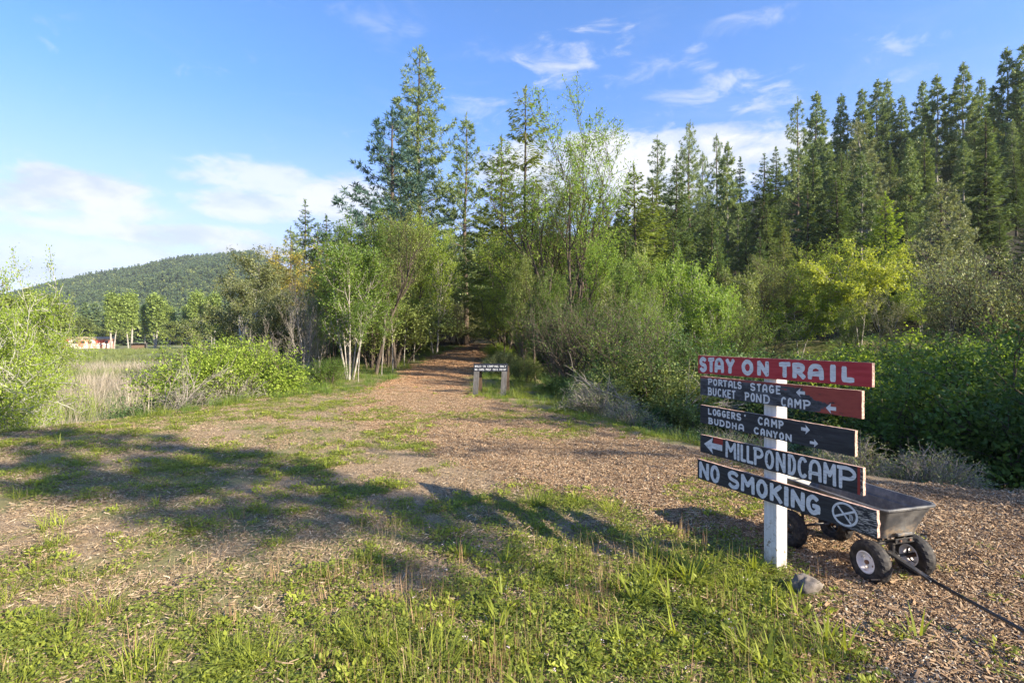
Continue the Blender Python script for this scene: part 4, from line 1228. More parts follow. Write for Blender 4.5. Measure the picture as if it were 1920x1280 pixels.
def lettering(parent, u0, text, zf, th, y=-0.0207):
    """text: entries 'C:u0:u1:lo:hi' lo/hi as fractions of the board's height at that place"""
    G = Geo(); rng = rg(4); last = None; flip = False
    for e in text.split():
        c, a, b, lo, hi = e.split('|')
        a, b, lo, hi = float(a), float(b), float(lo), float(hi)
        if c not in '<>' and last is not None and (a - last > .042 or a < last - .1) and G.n:
            obj('painted_word', G.mesh('painted_word', [M['letter']]), parent); G = Geo()
        if c not in '<>': last = b
        x0, x1 = a - u0, b - u0
        zb, zt = zf((a + b) / 2)
        z0, z1 = zb + (zt - zb) * lo, zb + (zt - zb) * hi
        if c in '<>':
            GA = Geo(); arrow(GA, x0, x1, z0, z1, c == '>', y)
            obj('painted_arrow', GA.mesh('painted_arrow', [M['letter']]), parent)
        elif c == 'I': stroke(G, [((x0 + x1) / 2, z0 + .3 * th), ((x0 + x1) / 2, z1 - .3 * th)], min(th * 1.15, (x1 - x0)), y)
        else:
            flip = not flip
            letter(G, c, x0, x1, z0, z1, th, y - (.0009 if flip else 0), rng)
    return obj('painted_word', G.mesh('painted_word', [M['letter']]), parent)


sp = empty('trail_signpost', (1.551, 3.0, 0.0), math.atan2(-.914, .407))
tag(sp, 'white wooden post carrying one red and four black hand-painted trail boards', 'signpost')
G = Geo(); G.box((-.089, 0.0, -.3), (0, .089, 1.235), bevel=.003)
obj('post', G.mesh('white_post', [M['postwhite']]), sp)
rb5 = rg(50)
def rows(base, spec):
    return base
def zf(z0l, z1l, z0r, z1r, L): return lambda u: (z0l + (z0r - z0l) * u / L, z1l + (z1r - z1l) * u / L)
def mk(s, lo0, hi0, lo1, hi1, L):
    """adds heights that drift from (lo0,hi0) on the left to (lo1,hi1) on the right"""
    out = []
    for e in s.split():
        c, a, b = e.rsplit(':', 2)
        f = (float(a) + float(b)) / 2 / L
        out.append(f'{c}|{a}|{b}|{lo0 + (lo1 - lo0) * f:.3f}|{hi0 + (hi1 - hi0) * f:.3f}')
    return ' '.join(out)

Z1 = (1.133, 1.2545, 1.136, 1.255); b1 = board(sp, .6023, *Z1, 1.147, board_mat('red_board_paint', 'red'), rb5)
b1['label'] = 'red board reading STAY ON TRAIL'
lettering(b1, .6023, mk("S:0.0142:0.0807 T:0.0894:0.148 A:0.1476:0.2315 Y:0.2436:0.3141 O:0.3708:0.4564 N:0.4838:0.5674 T:0.6324:0.7102 R:0.7162:0.7987 A:0.8101:0.9066 I:0.9372:0.9678 L:0.9957:1.0643", .07, .93, .12, .82, 1.147), zf(*Z1, 1.147), .0265)
Z2 = (.986, 1.113, .975, 1.114); b2 = board(sp, .5825, *Z2, 1.08, board_mat('peeling_black_on_red', 'portals'), rb5, .002)
b2['label'] = 'black board with red peeling through, reading PORTALS STAGE and BUCKET POND CAMP'
lettering(b2, .5825, mk("P:0.0696:0.1125 O:0.1167:0.152 R:0.1603:0.1996 T:0.1996:0.2356 A:0.2436:0.2826 L:0.2865:0.3133 S:0.3171:0.3509 S:0.4131:0.4521 T:0.4626:0.4937 A:0.5005:0.5376 G:0.5476:0.5836 E:0.5921:0.6253 <:0.7222:0.7759", .58, .93, .47, .87, 1.08) + ' ' +
          mk("B:0.0696:0.1083 U:0.1125:0.1462 C:0.1561:0.189 K:0.1955:0.2317 E:0.2356:0.2671 T:0.271:0.3019 P:0.3716:0.4095 O:0.4166:0.4486 N:0.4556:0.4971 D:0.506:0.5542 C:0.6284:0.6628 A:0.6689:0.7024 M:0.7114:0.7557 P:0.7615:0.81 <:0.8947:0.9495", .04, .46, .02, .42, 1.08), zf(*Z2, 1.08), .0105)
Z3 = (.7925, .916, .780, .912); b3 = board(sp, .5825, *Z3, 1.047, board_mat('black_board_paint', 'black'), rb5, .002)
b3['label'] = "black board reading LOGGERS' CAMP and BUDDHA CANYON with arrows to the right"
lettering(b3, .5825, mk("L:0.0713:0.104 O:0.1125:0.1462 G:0.1503:0.1833 G:0.1914:0.2237 E:0.2317:0.2593 R:0.2656:0.3019 S:0.3095:0.3472 C:0.4695:0.5073 A:0.5141:0.5509 M:0.5608:0.603 P:0.6094:0.6454 >:0.7528:0.8044", .55, .90, .48, .9, 1.047) + " '|0.3657|0.3841|.70|.90 " +
          mk("B:0.0739:0.1167 U:0.1252:0.1627 D:0.171:0.2157 D:0.2237:0.2632 H:0.2733:0.3133 A:0.3224:0.3694 C:0.4415:0.4799 A:0.4868:0.5209 N:0.5289:0.5706 Y:0.5739:0.6062 O:0.6158:0.6472 N:0.6553:0.6964 >:0.8044:0.8516", .05, .40, .02, .36, 1.047), zf(*Z3, 1.047), .0105)
Z4 = (.592, .712, .596, .734); b4 = board(sp, .5825, *Z4, 1.086, board_mat('black_board_red_patch', 'mill'), rb5, .003)
b4['label'] = 'black board reading MILLPOND CAMP with a big arrow to the left'
lettering(b4, .5825, mk("<:0.0355:0.1941 M:0.2207:0.309 I:0.3153:0.3324 L:0.3401:0.3827 L:0.3857:0.4396 P:0.4338:0.5108 O:0.5199:0.5811 N:0.5925:0.6575 D:0.6702:0.723 C:0.7322:0.7918 A:0.7947:0.8744 M:0.8799:0.9499 P:0.9526:1.0564", .08, .96, .05, .93, 1.086), zf(*Z4, 1.086), .0185)
Z5 = (.405, .539, .411, .542); b5 = board(sp, .6073, *Z5, 1.1805, board_mat('black_board_worn_end', 'smoke'), rb5, .010)
b5['label'] = 'black board with frayed end reading NO SMOKING beside a crossed-out cigarette'
lettering(b5, .6073, mk("N:0.0162:0.1071 O:0.1177:0.1954 S:0.2644:0.3573 M:0.3673:0.4718 O:0.484:0.5634 K:0.575:0.6599 I:0.6676:0.7045 N:0.7139:0.802 G:0.8079:0.8892", .05, .93, .1, .88, 1.1805), zf(*Z5, 1.1805), .0245)
G = Geo(); cx, cz, rr = 1.0187 - .6073, .476, .055
stroke(G, arc(cx, cz, rr * 1.12, rr, 90, 450, 32), .011, -.0207)
stroke(G, [(cx - rr * .95, cz - rr * .45), (cx + rr * .92, cz + rr * .52)], .0105, -.0212)
stroke(G, [(cx - rr * .62, cz + rr * .6), (cx + rr * .55, cz - rr * .68)], .009, -.0209)
for k in range(3): stroke(G, [(cx + rr * (.42 + .12 * k), cz - rr * .42), (cx + rr * (.50 + .12 * k), cz - rr * .1), (cx + rr * (.40 + .12 * k), cz + rr * .12)], .003, -.02085)
obj('no_smoking_symbol', G.mesh('no_smoking_symbol', [M['letter']]), b5)
# nail heads
nm_, t = mat('nail_steel'); finish(t, (.25, .24, .23), .5, metal=.8)
for z in (1.195, 1.04, .85, .665, .475):
    for dz in (-.03, .03):
        G = Geo(); a = np.arange(8) / 8 * 6.283
        v = np.stack([-.045 + .004 * np.cos(a), np.full(8, -.0222), z + dz + .004 * np.sin(a)], -1)
        v = np.vstack([v, v + [0, .0025, 0], [[-.045, -.0226, z + dz]]])
        i = np.arange(8); j = (i + 1) % 8
        G.add(v, np.stack([i, j, j + 8, i + 8], -1), np.stack([i, j, np.full(8, 16)], -1)[:, ::-1])
        obj('nail', G.mesh('nail', [nm_]), sp)

# ------------------------------------------------------------------ low camping sign
m, t = mat('grey_weathered_plank')
co = t.n('ShaderNodeTexCoord').outputs['Object']
g = t.noise(t.n('ShaderNodeMapping', ins={'Vector': co, 'Scale': (30, 30, 3)}).outputs[0], 1, 4, .7)
finish(t, t.ramp(g, [(.3, (.05, .048, .046)), (.7, (.14, .135, .13))]), .85, g, .5, .004)
M['plank'] = m
m, t = mat('dark_sign_panel')
finish(t, (.018, .022, .035), .6)
M['darkpanel'] = m
m, t = mat('brown_plank'); co = t.n('ShaderNodeTexCoord').outputs['Object']; g = t.noise(co, 20, 4)
finish(t, t.mix(g, (.07, .045, .03), (.18, .12, .08)), .9)
M['brownplank'] = m
ls = empty('camping_sign', (-.51, 12.3, zg(-.51, 12.3)), R(-4))
tag(ls, 'low black camping sign with two lines of white letters on grey plank legs', 'sign')
W_ = .40
for sx_ in (-1, 1):
    for back in (0, 1):
        G = Geo()
        y0, y1 = (0, -.13) if not back else (.05, .30)
        xo = sx_ * .335 + (.055 * (1 if back else 0))
        top, bot = .70, -.12
        wd = .065 if not back else .045
        v = []
        for (zz, yy, xx) in ((bot, y1, xo - .03 * (1 - back)), (top, y0, xo)):
            v += [(xx - wd, yy - .02, zz), (xx + wd, yy - .02, zz), (xx + wd, yy + .02, zz), (xx - wd, yy + .02, zz)]
        G.add(v, [(0, 1, 5, 4), (1, 2, 6, 5), (2, 3, 7, 6), (3, 0, 4, 7), (4, 5, 6, 7), (3, 2, 1, 0)])
        obj('leg', G.mesh('leg', [M['plank'] if not back else M['brownplank']]), ls)
G = Geo(); G.box((-.41, -.045, .575), (.41, -.022, .745), bevel=.004)
pn = obj('panel', G.mesh('panel', [M['darkpanel']]), ls)
G = Geo(); G.box((-.415, -.05, .7455), (.415, .09, .757), bevel=.003)
obj('top_rail', G.mesh('top_rail', [M['darkpanel']]), ls)
G = Geo(); r_ = rg(3)
for txt, z0, z1 in (("WALK-IN CAMPING ONLY", .668, .725), ("NO CARS PAST THIS POINT", .59, .647)):
    n = len(txt); wl = .76 / n
    for i, c_ in enumerate(txt):
        if c_ != ' ':
            x = -.38 + i * wl
            letter(G, c_, x, x + wl * .86, z0 + .004, z1 - .004, .0075, -.0465, r_)
obj('lettering', G.mesh('sign_lettering', [M['letter']]), pn)

# ------------------------------------------------------------------ garden cart
m, t = mat('black_plastic_tub')
co = t.n('ShaderNodeTexCoord').outputs['Object']
g = t.noise(co, 9, 5, .65)
g3 = t.noise(t.n('ShaderNodeMapping', ins={'Vector': co, 'Scale': (4, 4, 30)}).outputs[0], 1, 3, .6)
zt = t.n('ShaderNodeSeparateXYZ', ins={0: co}).outputs['Z']
scr = t.noise(t.n('ShaderNodeMapping', ins={'Vector': co, 'Scale': (90, 12, 8), 'Rotation': (.3, .2, .5)}).outputs[0], 1, 3, .6)
c1 = t.mix(t.rng(g, .35, .7), (.055, .056, .060), (.18, .175, .165))
c1 = t.mix(t.rng(scr, .66, .72, 0, .5), c1, (.30, .29, .28))
c1 = t.mix(t.math('MULTIPLY', t.rng(t.noise(co, 22, 5, .7), .48, .62), t.rng(zt, .25, .36, .8, 0)), c1, (.26, .19, .12))
finish(t, c1, .45, g3, .06, .004, .5)
M['tub'] = m
m, t = mat('tyre_rubber'); co = t.n('ShaderNodeTexCoord').outputs['Object']; g = t.noise(co, 30, 4)
finish(t, t.mix(t.rng(g, .4, .75, 0, .7), (.014, .014, .016), (.075, .065, .055)), .7, g, .3, .002)
M['rubber'] = m
m, t = mat('white_rim_paint'); co = t.n('ShaderNodeTexCoord').outputs['Object']; g = t.noise(co, 28, 4, .6)
finish(t, t.mix(t.rng(g, .55, .7, 0, .7), (.66, .64, .64), (.30, .22, .16)), .5, g, .15, .002)
M['rim'] = m
m, t = mat('rusty_hub'); co = t.n('ShaderNodeTexCoord').outputs['Object']; g = t.noise(co, 60, 4, .6)
finish(t, t.mix(g, (.09, .045, .03), (.25, .14, .09)), .8)
M['hub'] = m
m, t = mat('black_steel'); co = t.n('ShaderNodeTexCoord').outputs['Object']; g = t.noise(co, 40, 4, .6)
finish(t, t.mix(t.rng(g, .5, .7), (.028, .028, .03), (.10, .085, .07)), .45, metal=.3, spec=.5)
M['steel'] = m

wg = empty('garden_cart', (2.10, 3.18, 0.0), R(15.7))
tag(wg, 'black plastic garden cart with four fat tyres standing behind the signpost', 'cart')


def ring(hx, y0, y1, z, r, n=8):
    pts = []
    for (cx, cy, a0) in ((hx - r, y1 - r, 0), (-hx + r, y1 - r, 90), (-hx + r, y0 + r, 180), (hx - r, y0 + r, 270)):
        for k in range(n):
            a = R(a0 + 90 * k / (n - 1))
            pts.append((cx + r * math.cos(a), cy + r * math.sin(a), z))
    return pts

BX = .03
rings = [ring(.128, -.275, .36, .242, .03), ring(.135, -.283, .37, .246, .035), ring(.150, -.300, .395, .305, .04), ring(.152, -.302, .397, .309, .04),
         ring(.178, -.328, .43, .385, .045), ring(.181, -.332, .433, .389, .045), ring(.192, -.345, .445, .420, .05), ring(.206, -.360, .458, .421, .055),
         ring(.208, -.362, .460, .430, .055), ring(.204, -.358, .456, .4345, .055), ring(.194, -.347, .447, .4345, .05), ring(.187, -.339, .440, .425, .05),
         ring(.176, -.326, .428, .385, .045), ring(.166, -.316, .418, .380, .045), ring(.148, -.298, .392, .31, .04), ring(.140, -.290, .384, .306, .04), ring(.127, -.274, .36, .262, .03)]
G = Geo(); nr = len(rings[0])
v = [p for rg_ in rings for p in rg_]; q = []
for k in range(len(rings) - 1):
    for i in range(nr):
        j = (i + 1) % nr
        q.append((k * nr + i, k * nr + j, (k + 1) * nr + j, (k + 1) * nr + i))
c0 = len(v); v += [(0, .04, .242), (0, .04, .262)]
tr = [(c0, (i + 1) % nr, i) for i in range(nr)] + [(c0 + 1, (len(rings) - 1) * nr + i, (len(rings) - 1) * nr + (i + 1) % nr) for i in range(nr)]
v = [(a + BX, b, c) for a, b, c in v]
G.add(v, q, tr)
tub = obj('tub', G.mesh('tub', [M['tub']], smooth=True), wg)
try:
    tub.data.set_sharp_from_angle(angle=R(35))
except Exception: pass
G = Geo(); G.box((BX - .055, -.318, .262), (BX + .055, -.296, .278), bevel=.003); obj('tub_grip', G.mesh('tub_grip', [M['tub']]), tub)


def wheel(x, y, steer, mirror, rim_m='rim'):
    w = bpy.data.objects.new('wheel', None); w.empty_display_size = .05; COL.objects.link(w); w.parent = wg
    w.location = (x, y, .120); w.rotation_euler = (0, 0, steer); w.scale = (.94, .94, .94)
    G = Geo(); n = 72
    prof = [(-.026, .058), (-.036, .066), (-.041, .085), (-.040, .103), (-.034, .117), (-.022, .125), (0, .1275), (.022, .125), (.034, .117), (.040, .103), (.041, .085), (.036, .066), (.026, .058)]
    k = len(prof); v = []
    for i in range(n):
        a = i / n * 6.28318
        for j, (px_, r_) in enumerate(prof):
            rr_ = r_
            if 3 <= j <= 9 and j != 6:
                rr_ -= .0035 * ((i // 2 + (j % 2)) % 2)
                if j in (5, 7): rr_ -= .0012 * ((i // 2) % 2)
            v.append((px_, rr_ * math.cos(a), rr_ * math.sin(a)))
    q = [(i * k + j, i * k + j + 1, ((i + 1) % n) * k + j + 1, ((i + 1) % n) * k + j) for i in range(n) for j in range(k - 1)]
    G.add(v, q); obj('tyre', G.mesh('tyre', [M['rubber']], fixn=True), w)
    G = Geo(); n = 48; sd = -1 if mirror else 1
    prof = [(.034, .066), (.038, .060), (.034, .055), (.016, .050), (.010, .044), (.013, .030), (.020, .022), (.020, .012)]
    v = []; k = len(prof)
    for i in range(n):
        a = i / n * 6.28318
        for px_, r_ in prof: v.append((sd * px_, r_ * math.cos(a), r_ * math.sin(a)))
    q = []
    for i in range(n):
        for j in range(k - 1):
            if j == 4 and (i % 12) in (2, 3, 4): continue        # openings in the disc
            q.append((i * k + j, i * k + j + 1, ((i + 1) % n) * k + j + 1, ((i + 1) % n) * k + j))
    G.add(v, q)
    v2 = []
    prof2 = [(-.034, .066), (-.038, .060), (-.034, .055), (-.012, .050), (.006, .0505)]
    k = len(prof2)
    for i in range(n):
        a = i / n * 6.28318
        for px_, r_ in prof2: v2.append((sd * px_, r_ * math.cos(a), r_ * math.sin(a)))
    G.add(v2, [(i * k + j, i * k + j + 1, ((i + 1) % n) * k + j + 1, ((i + 1) % n) * k + j) for i in range(n) for j in range(k - 1)])
    obj('rim', G.mesh('rim', [M[rim_m]], smooth=True), w)
    G = Geo(); G.tube([(sd * -.045, 0, 0), (sd * .030, 0, 0)], .0125, 12, cap=True); obj('hub', G.mesh('hub', [M['hub']]), w)
    return w

st_ = R(-6)
wheel(-.165, -.268, st_, True); wheel(.165, -.262, st_, False)
wheel(-.20, .262, 0, True, 'steel'); wheel(.175, .262, 0, False, 'steel')  # rear rims use dark steel, shade put in by colour; front rims stay white
G = Geo()
for y in (-.262, .262): G.tube([(-.16, y, .127), (.16, y, .127)], .008, 8)
obj('axle', G.mesh('axle', [M['steel']]), wg)
G = Geo()
for x in (-.09, .09): G.box((BX * .5 + x - .012, -.26, .222), (BX * .5 + x + .012, .33, .240), bevel=.002)
for y in (-.262, -.05, .262): G.box((-.11, y - .012, .205), (.14, y + .012, .221), bevel=.002)
for x in (-.10, .10):
    G.tube([(x, .262, .212), (x, .262, .127)], .009, 6)
    G.tube([(x, .262, .13), (x * .9, .06, .21)], .006, 6)
G.tube([(.0, -.262, .21), (.0, -.262, .125)], .016, 10)
G.tube([(-.05, -.262, .13), (-.09, -.12, .21)], .007, 6); G.tube([(.05, -.262, .13), (.09, -.12, .21)], .007, 6)
obj('frame', G.mesh('frame', [M['steel']]), wg)
G = Geo(); G.box((BX - .075, -.305, .216), (BX + .085, -.262, .222), bevel=.001); G.box((BX - .06, -.309, .222), (BX + .07, -.303, .246), bevel=.001)
br_ = obj('bracket', G.mesh('bracket', [M['steel']]), wg)
for x in (-.03, .04):
    G = Geo(); G.tube([(BX + x, -.318, .236), (BX + x, -.309, .236)], .0065, 6, cap=True); obj('bolt', G.mesh('bolt', [M['hub']]), br_)
Wi = wg.matrix_basis.inverted() if False else (Matrix.Translation(wg.location) @ Matrix.Rotation(R(15.7), 4, 'Z')).inverted()
P0, P1, P2, P3 = [Wi @ Vector(p) for p in ((2.10, 2.86, .185), (2.135, 2.60, .142), (2.205, 2.18, .118), (2.29, 1.66, .065))]
G = Geo()
d_ = (P1 - P0).normalized(); s_ = d_.cross(Vector((0, 0, 1))).normalized() * .016; u_ = Vector((0, 0, .006))
v = [P0 - s_ - u_, P0 + s_ - u_, P0 + s_ + u_, P0 - s_ + u_, P1 - s_ * .8 - u_, P1 + s_ * .8 - u_, P1 + s_ * .8 + u_, P1 - s_ * .8 + u_]
G.add([tuple(a) for a in v], [(3, 2, 1, 0), (4, 5, 6, 7), (0, 1, 5, 4), (1, 2, 6, 5), (2, 3, 7, 6), (3, 0, 4, 7)])
pull = obj('pull_bar', G.mesh('pull_bar', [M['steel']]), wg)
G = Geo(); G.tube([tuple(P1 - d_ * .03), tuple(P2), tuple(P3)], .0085, 10, cap=True)
d2 = (P3 - P2).normalized(); s2 = d2.cross(Vector((0, 0, 1))).normalized()
obj('handle_tube', G.mesh('handle_tube', [M['steel']], smooth=True), pull)
G = Geo(); G.tube([tuple(P3 - s2 * .055), tuple(P3 + s2 * .055)], .014, 10, cap=True); obj('grip', G.mesh('grip', [M['rubber']]), pull)
G = Geo(); G.tube([tuple(P1 - s_ * 1.2 ), tuple(P1 + s_ * 1.2)], .007, 8, cap=True); obj('pin', G.mesh('pin', [M['steel']]), pull)

# ------------------------------------------------------------------ rocks
import bmesh
m, t = mat('grey_stone'); co = t.n('ShaderNodeTexCoord').outputs['Object']; g = t.noise(co, 14, 5, .7)
finish(t, t.ramp(g, [(.3, (.07, .06, .05)), (.7, (.22, .19, .165))]), .85, g, .5, .01)
M['stone'] = m
def rock(x, y, r, sx, sy, sz, label, seed, rz=0):
    bm = bmesh.new(); bmesh.ops.create_icosphere(bm, subdivisions=4, radius=1)
    rr = rg(seed); off = rr.uniform(0, 50, 3)
    from mathutils import noise as mn
    for v_ in bm.verts:
        n_ = mn.noise(v_.co * 1.1 + Vector(off)) * .5 + mn.noise(v_.co * 2.7 + Vector(off)) * .22 + mn.noise(v_.co * 9 + Vector(off)) * .04
        v_.co *= 1 + n_
        v_.co.z = v_.co.z if v_.co.z < .45 - .5 * v_.co.x else v_.co.z * .45 + (.45 - .5 * v_.co.x) * .55
        v_.co = Vector((v_.co.x * sx, v_.co.y * sy, v_.co.z * sz)) * r
    me = bpy.data.meshes.new('rock'); bm.to_mesh(me); bm.free(); me.materials.append(M['stone'])
    for p in me.polygons: p.use_smooth = True
    o = obj('rock', me, None, (x, y, zg(x, y) + r * sz * .25), (0, 0, rz)); tag(o, label, 'rock')
rock(1.605, 2.77, .095, 1.0, .7, .9, 'grey rock at the foot of the white post', 1, .5)
rock(1.36, 2.05, .03, 1.2, .8, .5, 'small pale stone at the edge of the grass and wood chips', 2)
rock(-1.62, 2.22, .025, 1.2, .8, .5, 'small grey stone in the bare soil at lower left', 3)

# ------------------------------------------------------------------ long low building and shed beyond the marsh
m, t = mat('rusty_roof'); co = t.n('ShaderNodeTexCoord').outputs['Object']; g = t.noise(co, 1.2, 4)
finish(t, t.mix(g, (.30, .17, .11), (.45, .33, .24)), .7); M['roof'] = m
m, t = mat('white_siding'); co = t.n('ShaderNodeTexCoord').outputs['Object']; g = t.noise(co, 1.0, 4, .7)
finish(t, t.mix(t.rng(g, .45, .58), (.60, .53, .49), (.42, .15, .10)), .7); M['siding'] = m
m, t = mat('red_siding'); finish(t, (.42, .07, .04), .7); M['redside'] = m
m, t = mat('dark_glass'); finish(t, (.03, .035, .04), .1, spec=.6); M['glass'] = m
bx, by = -101.0, 122.0
bz = zg(bx, by)
bd = empty('long_building', (bx, by, bz), R(38), .9)
tag(bd, 'long low white building with red trim and rusty roof beyond the marsh', 'building')
G = Geo(); G.box((-5.2, -1.5, -.3), (5.2, 1.5, 2.55)); obj('wall', G.mesh('wall', [M['siding']]), bd)
G = Geo(); G.add([(-5.6, -1.9, 2.5), (5.6, -1.9, 2.5), (5.6, 1.9, 2.5), (-5.6, 1.9, 2.5), (-5.6, 0, 3.1), (5.6, 0, 3.1), (-5.6, -1.9, 2.6), (5.6, -1.9, 2.6), (5.6, 1.9, 2.6), (-5.6, 1.9, 2.6)],
                 [(0, 3, 2, 1), (6, 7, 5, 4), (8, 9, 4, 5), (0, 1, 7, 6), (2, 3, 9, 8)], [(6, 4, 9), (7, 8, 5)])
obj('roof', G.mesh('roof', [M['roof']]), bd)
G = Geo(); G.box((5.21, -1.5, -.2), (5.26, 1.5, 2.5)); obj('end_wall', G.mesh('end_wall', [M['redside']]), bd)
G = Geo(); G.box((5.27, -.9, .0), (5.30, .1, 2.1)); obj('door', G.mesh('door', [M['siding']]), bd)
G = Geo(); G.box((1.5, -1.55, 1.5), (3.4, -1.51, 2.3)); obj('red_panel', G.mesh('red_panel', [M['redside']]), bd)
for x in (-4.2, -2.6, -1.0, .4, 3.9):
    G = Geo(); G.box((x - .4, -1.56, 1.35), (x + .4, -1.505, 2.1)); wn = obj('window', G.mesh('window', [M['redside']]), bd)
    G = Geo(); G.box((x - .32, -1.575, 1.42), (x + .32, -1.562, 2.03)); obj('pane', G.mesh('pane', [M['glass']]), wn)
hx, hy = -76.5, 105.0
sh = empty('wooden_shed', (hx, hy, zg(hx, hy)), R(30))
tag(sh, 'small open grey plank shed standing in the green marsh', 'shed')
for i in range(7):
    G = Geo(); G.box((-1.3 + i * .375, .9, -.1), (-1.3 + i * .375 + .35, .96, 1.35)); obj('plank', G.mesh('plank', [M['plank']]), sh)
    if i < 5:
        G = Geo(); G.box((1.26, -.9 + i * .37, -.1), (1.32, -.9 + i * .37 + .345, 1.4)); obj('plank', G.mesh('plank', [M['plank']]), sh)
G = Geo(); G.box((-1.3, -.9, -.1), (-1.24, .88, 1.35)); obj('side_wall', G.mesh('side_wall', [M['plank']]), sh)
G = Geo(); G.box((-1.4, -1.0, 1.42), (1.4, 1.05, 1.5)); obj('roof', G.mesh('shed_roof', [M['plank']]), sh)
G = Geo(); G.box((-1.22, -.3, -.05), (1.2, .85, 1.2)); obj('inner_block', G.mesh('shed_block', [M['brownplank']]), sh)  # plain brown block filling the inside of the shed

# ------------------------------------------------------------------ fallen and dead wood
dead1 = broadleaf(rg(61), 3, 1, .1, .03, 2, (7, 4), (30, 35), (.5, .5), (.0, .02, .02), (.12, .2, .25), (.25, .2), 0, minr=.004)[0].mesh('dead_bough', [M['dead']])
dead2 = broadleaf(rg(62), 3.4, 1, .1, .028, 2, (9, 5), (28, 35), (.55, .5), (-.02, .0, .0), (.1, .18, .25), (.2, .2), 0, minr=.004)[0].mesh('dead_bough_forked', [M['dead']])
def bough(me, px, Y, rz, tilt, s, label, group=None, mt=None, dz=0.0):
    X = (px - 960) / FPX * Y
    o = obj('dead_bough', me, None, (X, Y, zg(X, Y) + dz), (0, tilt, rz)); o.scale = (s, s, s)
    tag(o, label, 'dead branch', group)
bough(dead1, 305, 9.6, -.2, .45, .36, 'bleached dead bough leaning right at the edge of the meadow')
bough(dead2, 318, 9.9, .1, .85, .38, 'bleached dead bough lying low beside the leaning one')
bough(dead2, 306, 9.8, -.3, 1.1, .34, 'lowest bleached bough of the pile at the meadow edge')
for i, (px, Y, rz, tl, s) in enumerate(((1660, 16.5, -.05, 1.45, 1.1), (1680, 16.0, .25, 1.38, 1.0), (1655, 16.8, -.35, 1.42, .95), (1700, 15.6, .05, 1.5, .8), (1672, 15.8, -.2, 1.32, 1.05), (1690, 16.3, .5, 1.45, .7))):
    bough(dead2 if i % 2 else dead1, px, Y, rz, tl, s, 'grey fallen branch in the fan-shaped pile above the right end of the red board', 'grey fallen branches on the far bank', dz=1.15)
bough(dead1, 1195, 9.2, 2.9, 1.0, .45, 'pale bent branch hanging in the brush left of the signpost', dz=.55)
bough(dead2, 1230, 9.6, .2, 1.35, .5, 'pale branch lying across the brush left of the signpost', dz=.6)
bough(dead2, 1760, 16, -.4, 1.0, .7, 'grey branch reaching up right of the fallen pile', dz=.9)
bough(dead1, 1855, 14, -.2, .8, .9, 'bare branch sticking out of the grey willow', dz=1.0)
for i, (px, Y, a, L, lb) in enumerate(((1150, 8.9, .1, .55, 'broken reddish stick lying flat at the right trail edge'), (1178, 8.6, 1.0, .42, 'reddish stick propped up at the right trail edge'), (1215, 8.5, -.35, .5, 'reddish split stick beside the propped one'))):
    X = (px - 960) / FPX * Y
    G = Geo(); s = np.linspace(0, 1, 6)
    G.tube(np.stack([L * (s - .5), .02 * np.sin(s * 5), .0 + s * (.25 if i == 1 else .03)], -1), .014 * (1.1 - .5 * s), 6, cap=True)
    o = obj('broken_stick', G.mesh('broken_stick', [M['redwood']], smooth=True), None, (X, Y, zg(X, Y) + .1), (0, 0, a)); tag(o, lb, 'stick')

# ------------------------------------------------------------------ scatter with geometry nodes
hidden = bpy.data.collections.new('scatter_sources')   # not linked to the scene
def scatter(name, protos, pos, rz, scl, mats_label, cat='grass', seed=0, tilt=0.12):
    """one object whose points carry copies of small clumps"""
    rng = rg(seed)
    n = len(pos)
    me = bpy.data.meshes.new(name)
    me.vertices.add(n); me.vertices.foreach_set('co', np.asarray(pos, np.float32).ravel())
    a = me.attributes.new('rot', 'FLOAT_VECTOR', 'POINT')
    a.data.foreach_set('vector', np.stack([rng.normal(0, tilt, n), rng.normal(0, tilt, n), rz], -1).astype(np.float32).ravel())
    a = me.attributes.new('scl', 'FLOAT', 'POINT'); a.data.foreach_set('value', np.asarray(scl, np.float32))
    a = me.attributes.new('pick', 'INT', 'POINT'); a.data.foreach_set('value', rng.integers(0, len(protos), n).astype(np.int32))
    me.update()
    o = obj(name, me); tag(o, mats_label, cat, kind='stuff')
    col = bpy.data.collections.new(name + '_sources')
    for i, pm in enumerate(protos):
        col.objects.link(bpy.data.objects.new(f'{name}_source_{i}', pm))
    ng = bpy.data.node_groups.new(name, 'GeometryNodeTree')
    ng.interface.new_socket('Geometry', in_out='INPUT', socket_type='NodeSocketGeometry')
    ng.interface.new_socket('Geometry', in_out='OUTPUT', socket_type='NodeSocketGeometry')
    N = ng.nodes; Lk = ng.links
    gi_ = N.new('NodeGroupInput'); go_ = N.new('NodeGroupOutput')
    ci = N.new('GeometryNodeCollectionInfo'); ci.inputs['Collection'].default_value = col
    ci.inputs['Separate Children'].default_value = True; ci.inputs['Reset Children'].default_value = True
    ip = N.new('GeometryNodeInstanceOnPoints'); ip.inputs['Pick Instance'].default_value = True
    def na(nm, ty):
        x = N.new('GeometryNodeInputNamedAttribute'); x.data_type = ty; x.inputs['Name'].default_value = nm
        return x.outputs['Attribute']
    Lk.new(gi_.outputs[0], ip.inputs['Points']); Lk.new(ci.outputs[0], ip.inputs['Instance'])
    Lk.new(na('pick', 'INT'), ip.inputs['Instance Index'])
    e2r = N.new('FunctionNodeEulerToRotation'); Lk.new(na('rot', 'FLOAT_VECTOR'), e2r.inputs[0]); Lk.new(e2r.outputs[0], ip.inputs['Rotation'])
    Lk.new(na('scl', 'FLOAT'), ip.inputs['Scale']); Lk.new(ip.outputs[0], go_.inputs[0])
    md = o.modifiers.new('scatter', 'NODES'); md.node_group = ng
    return o


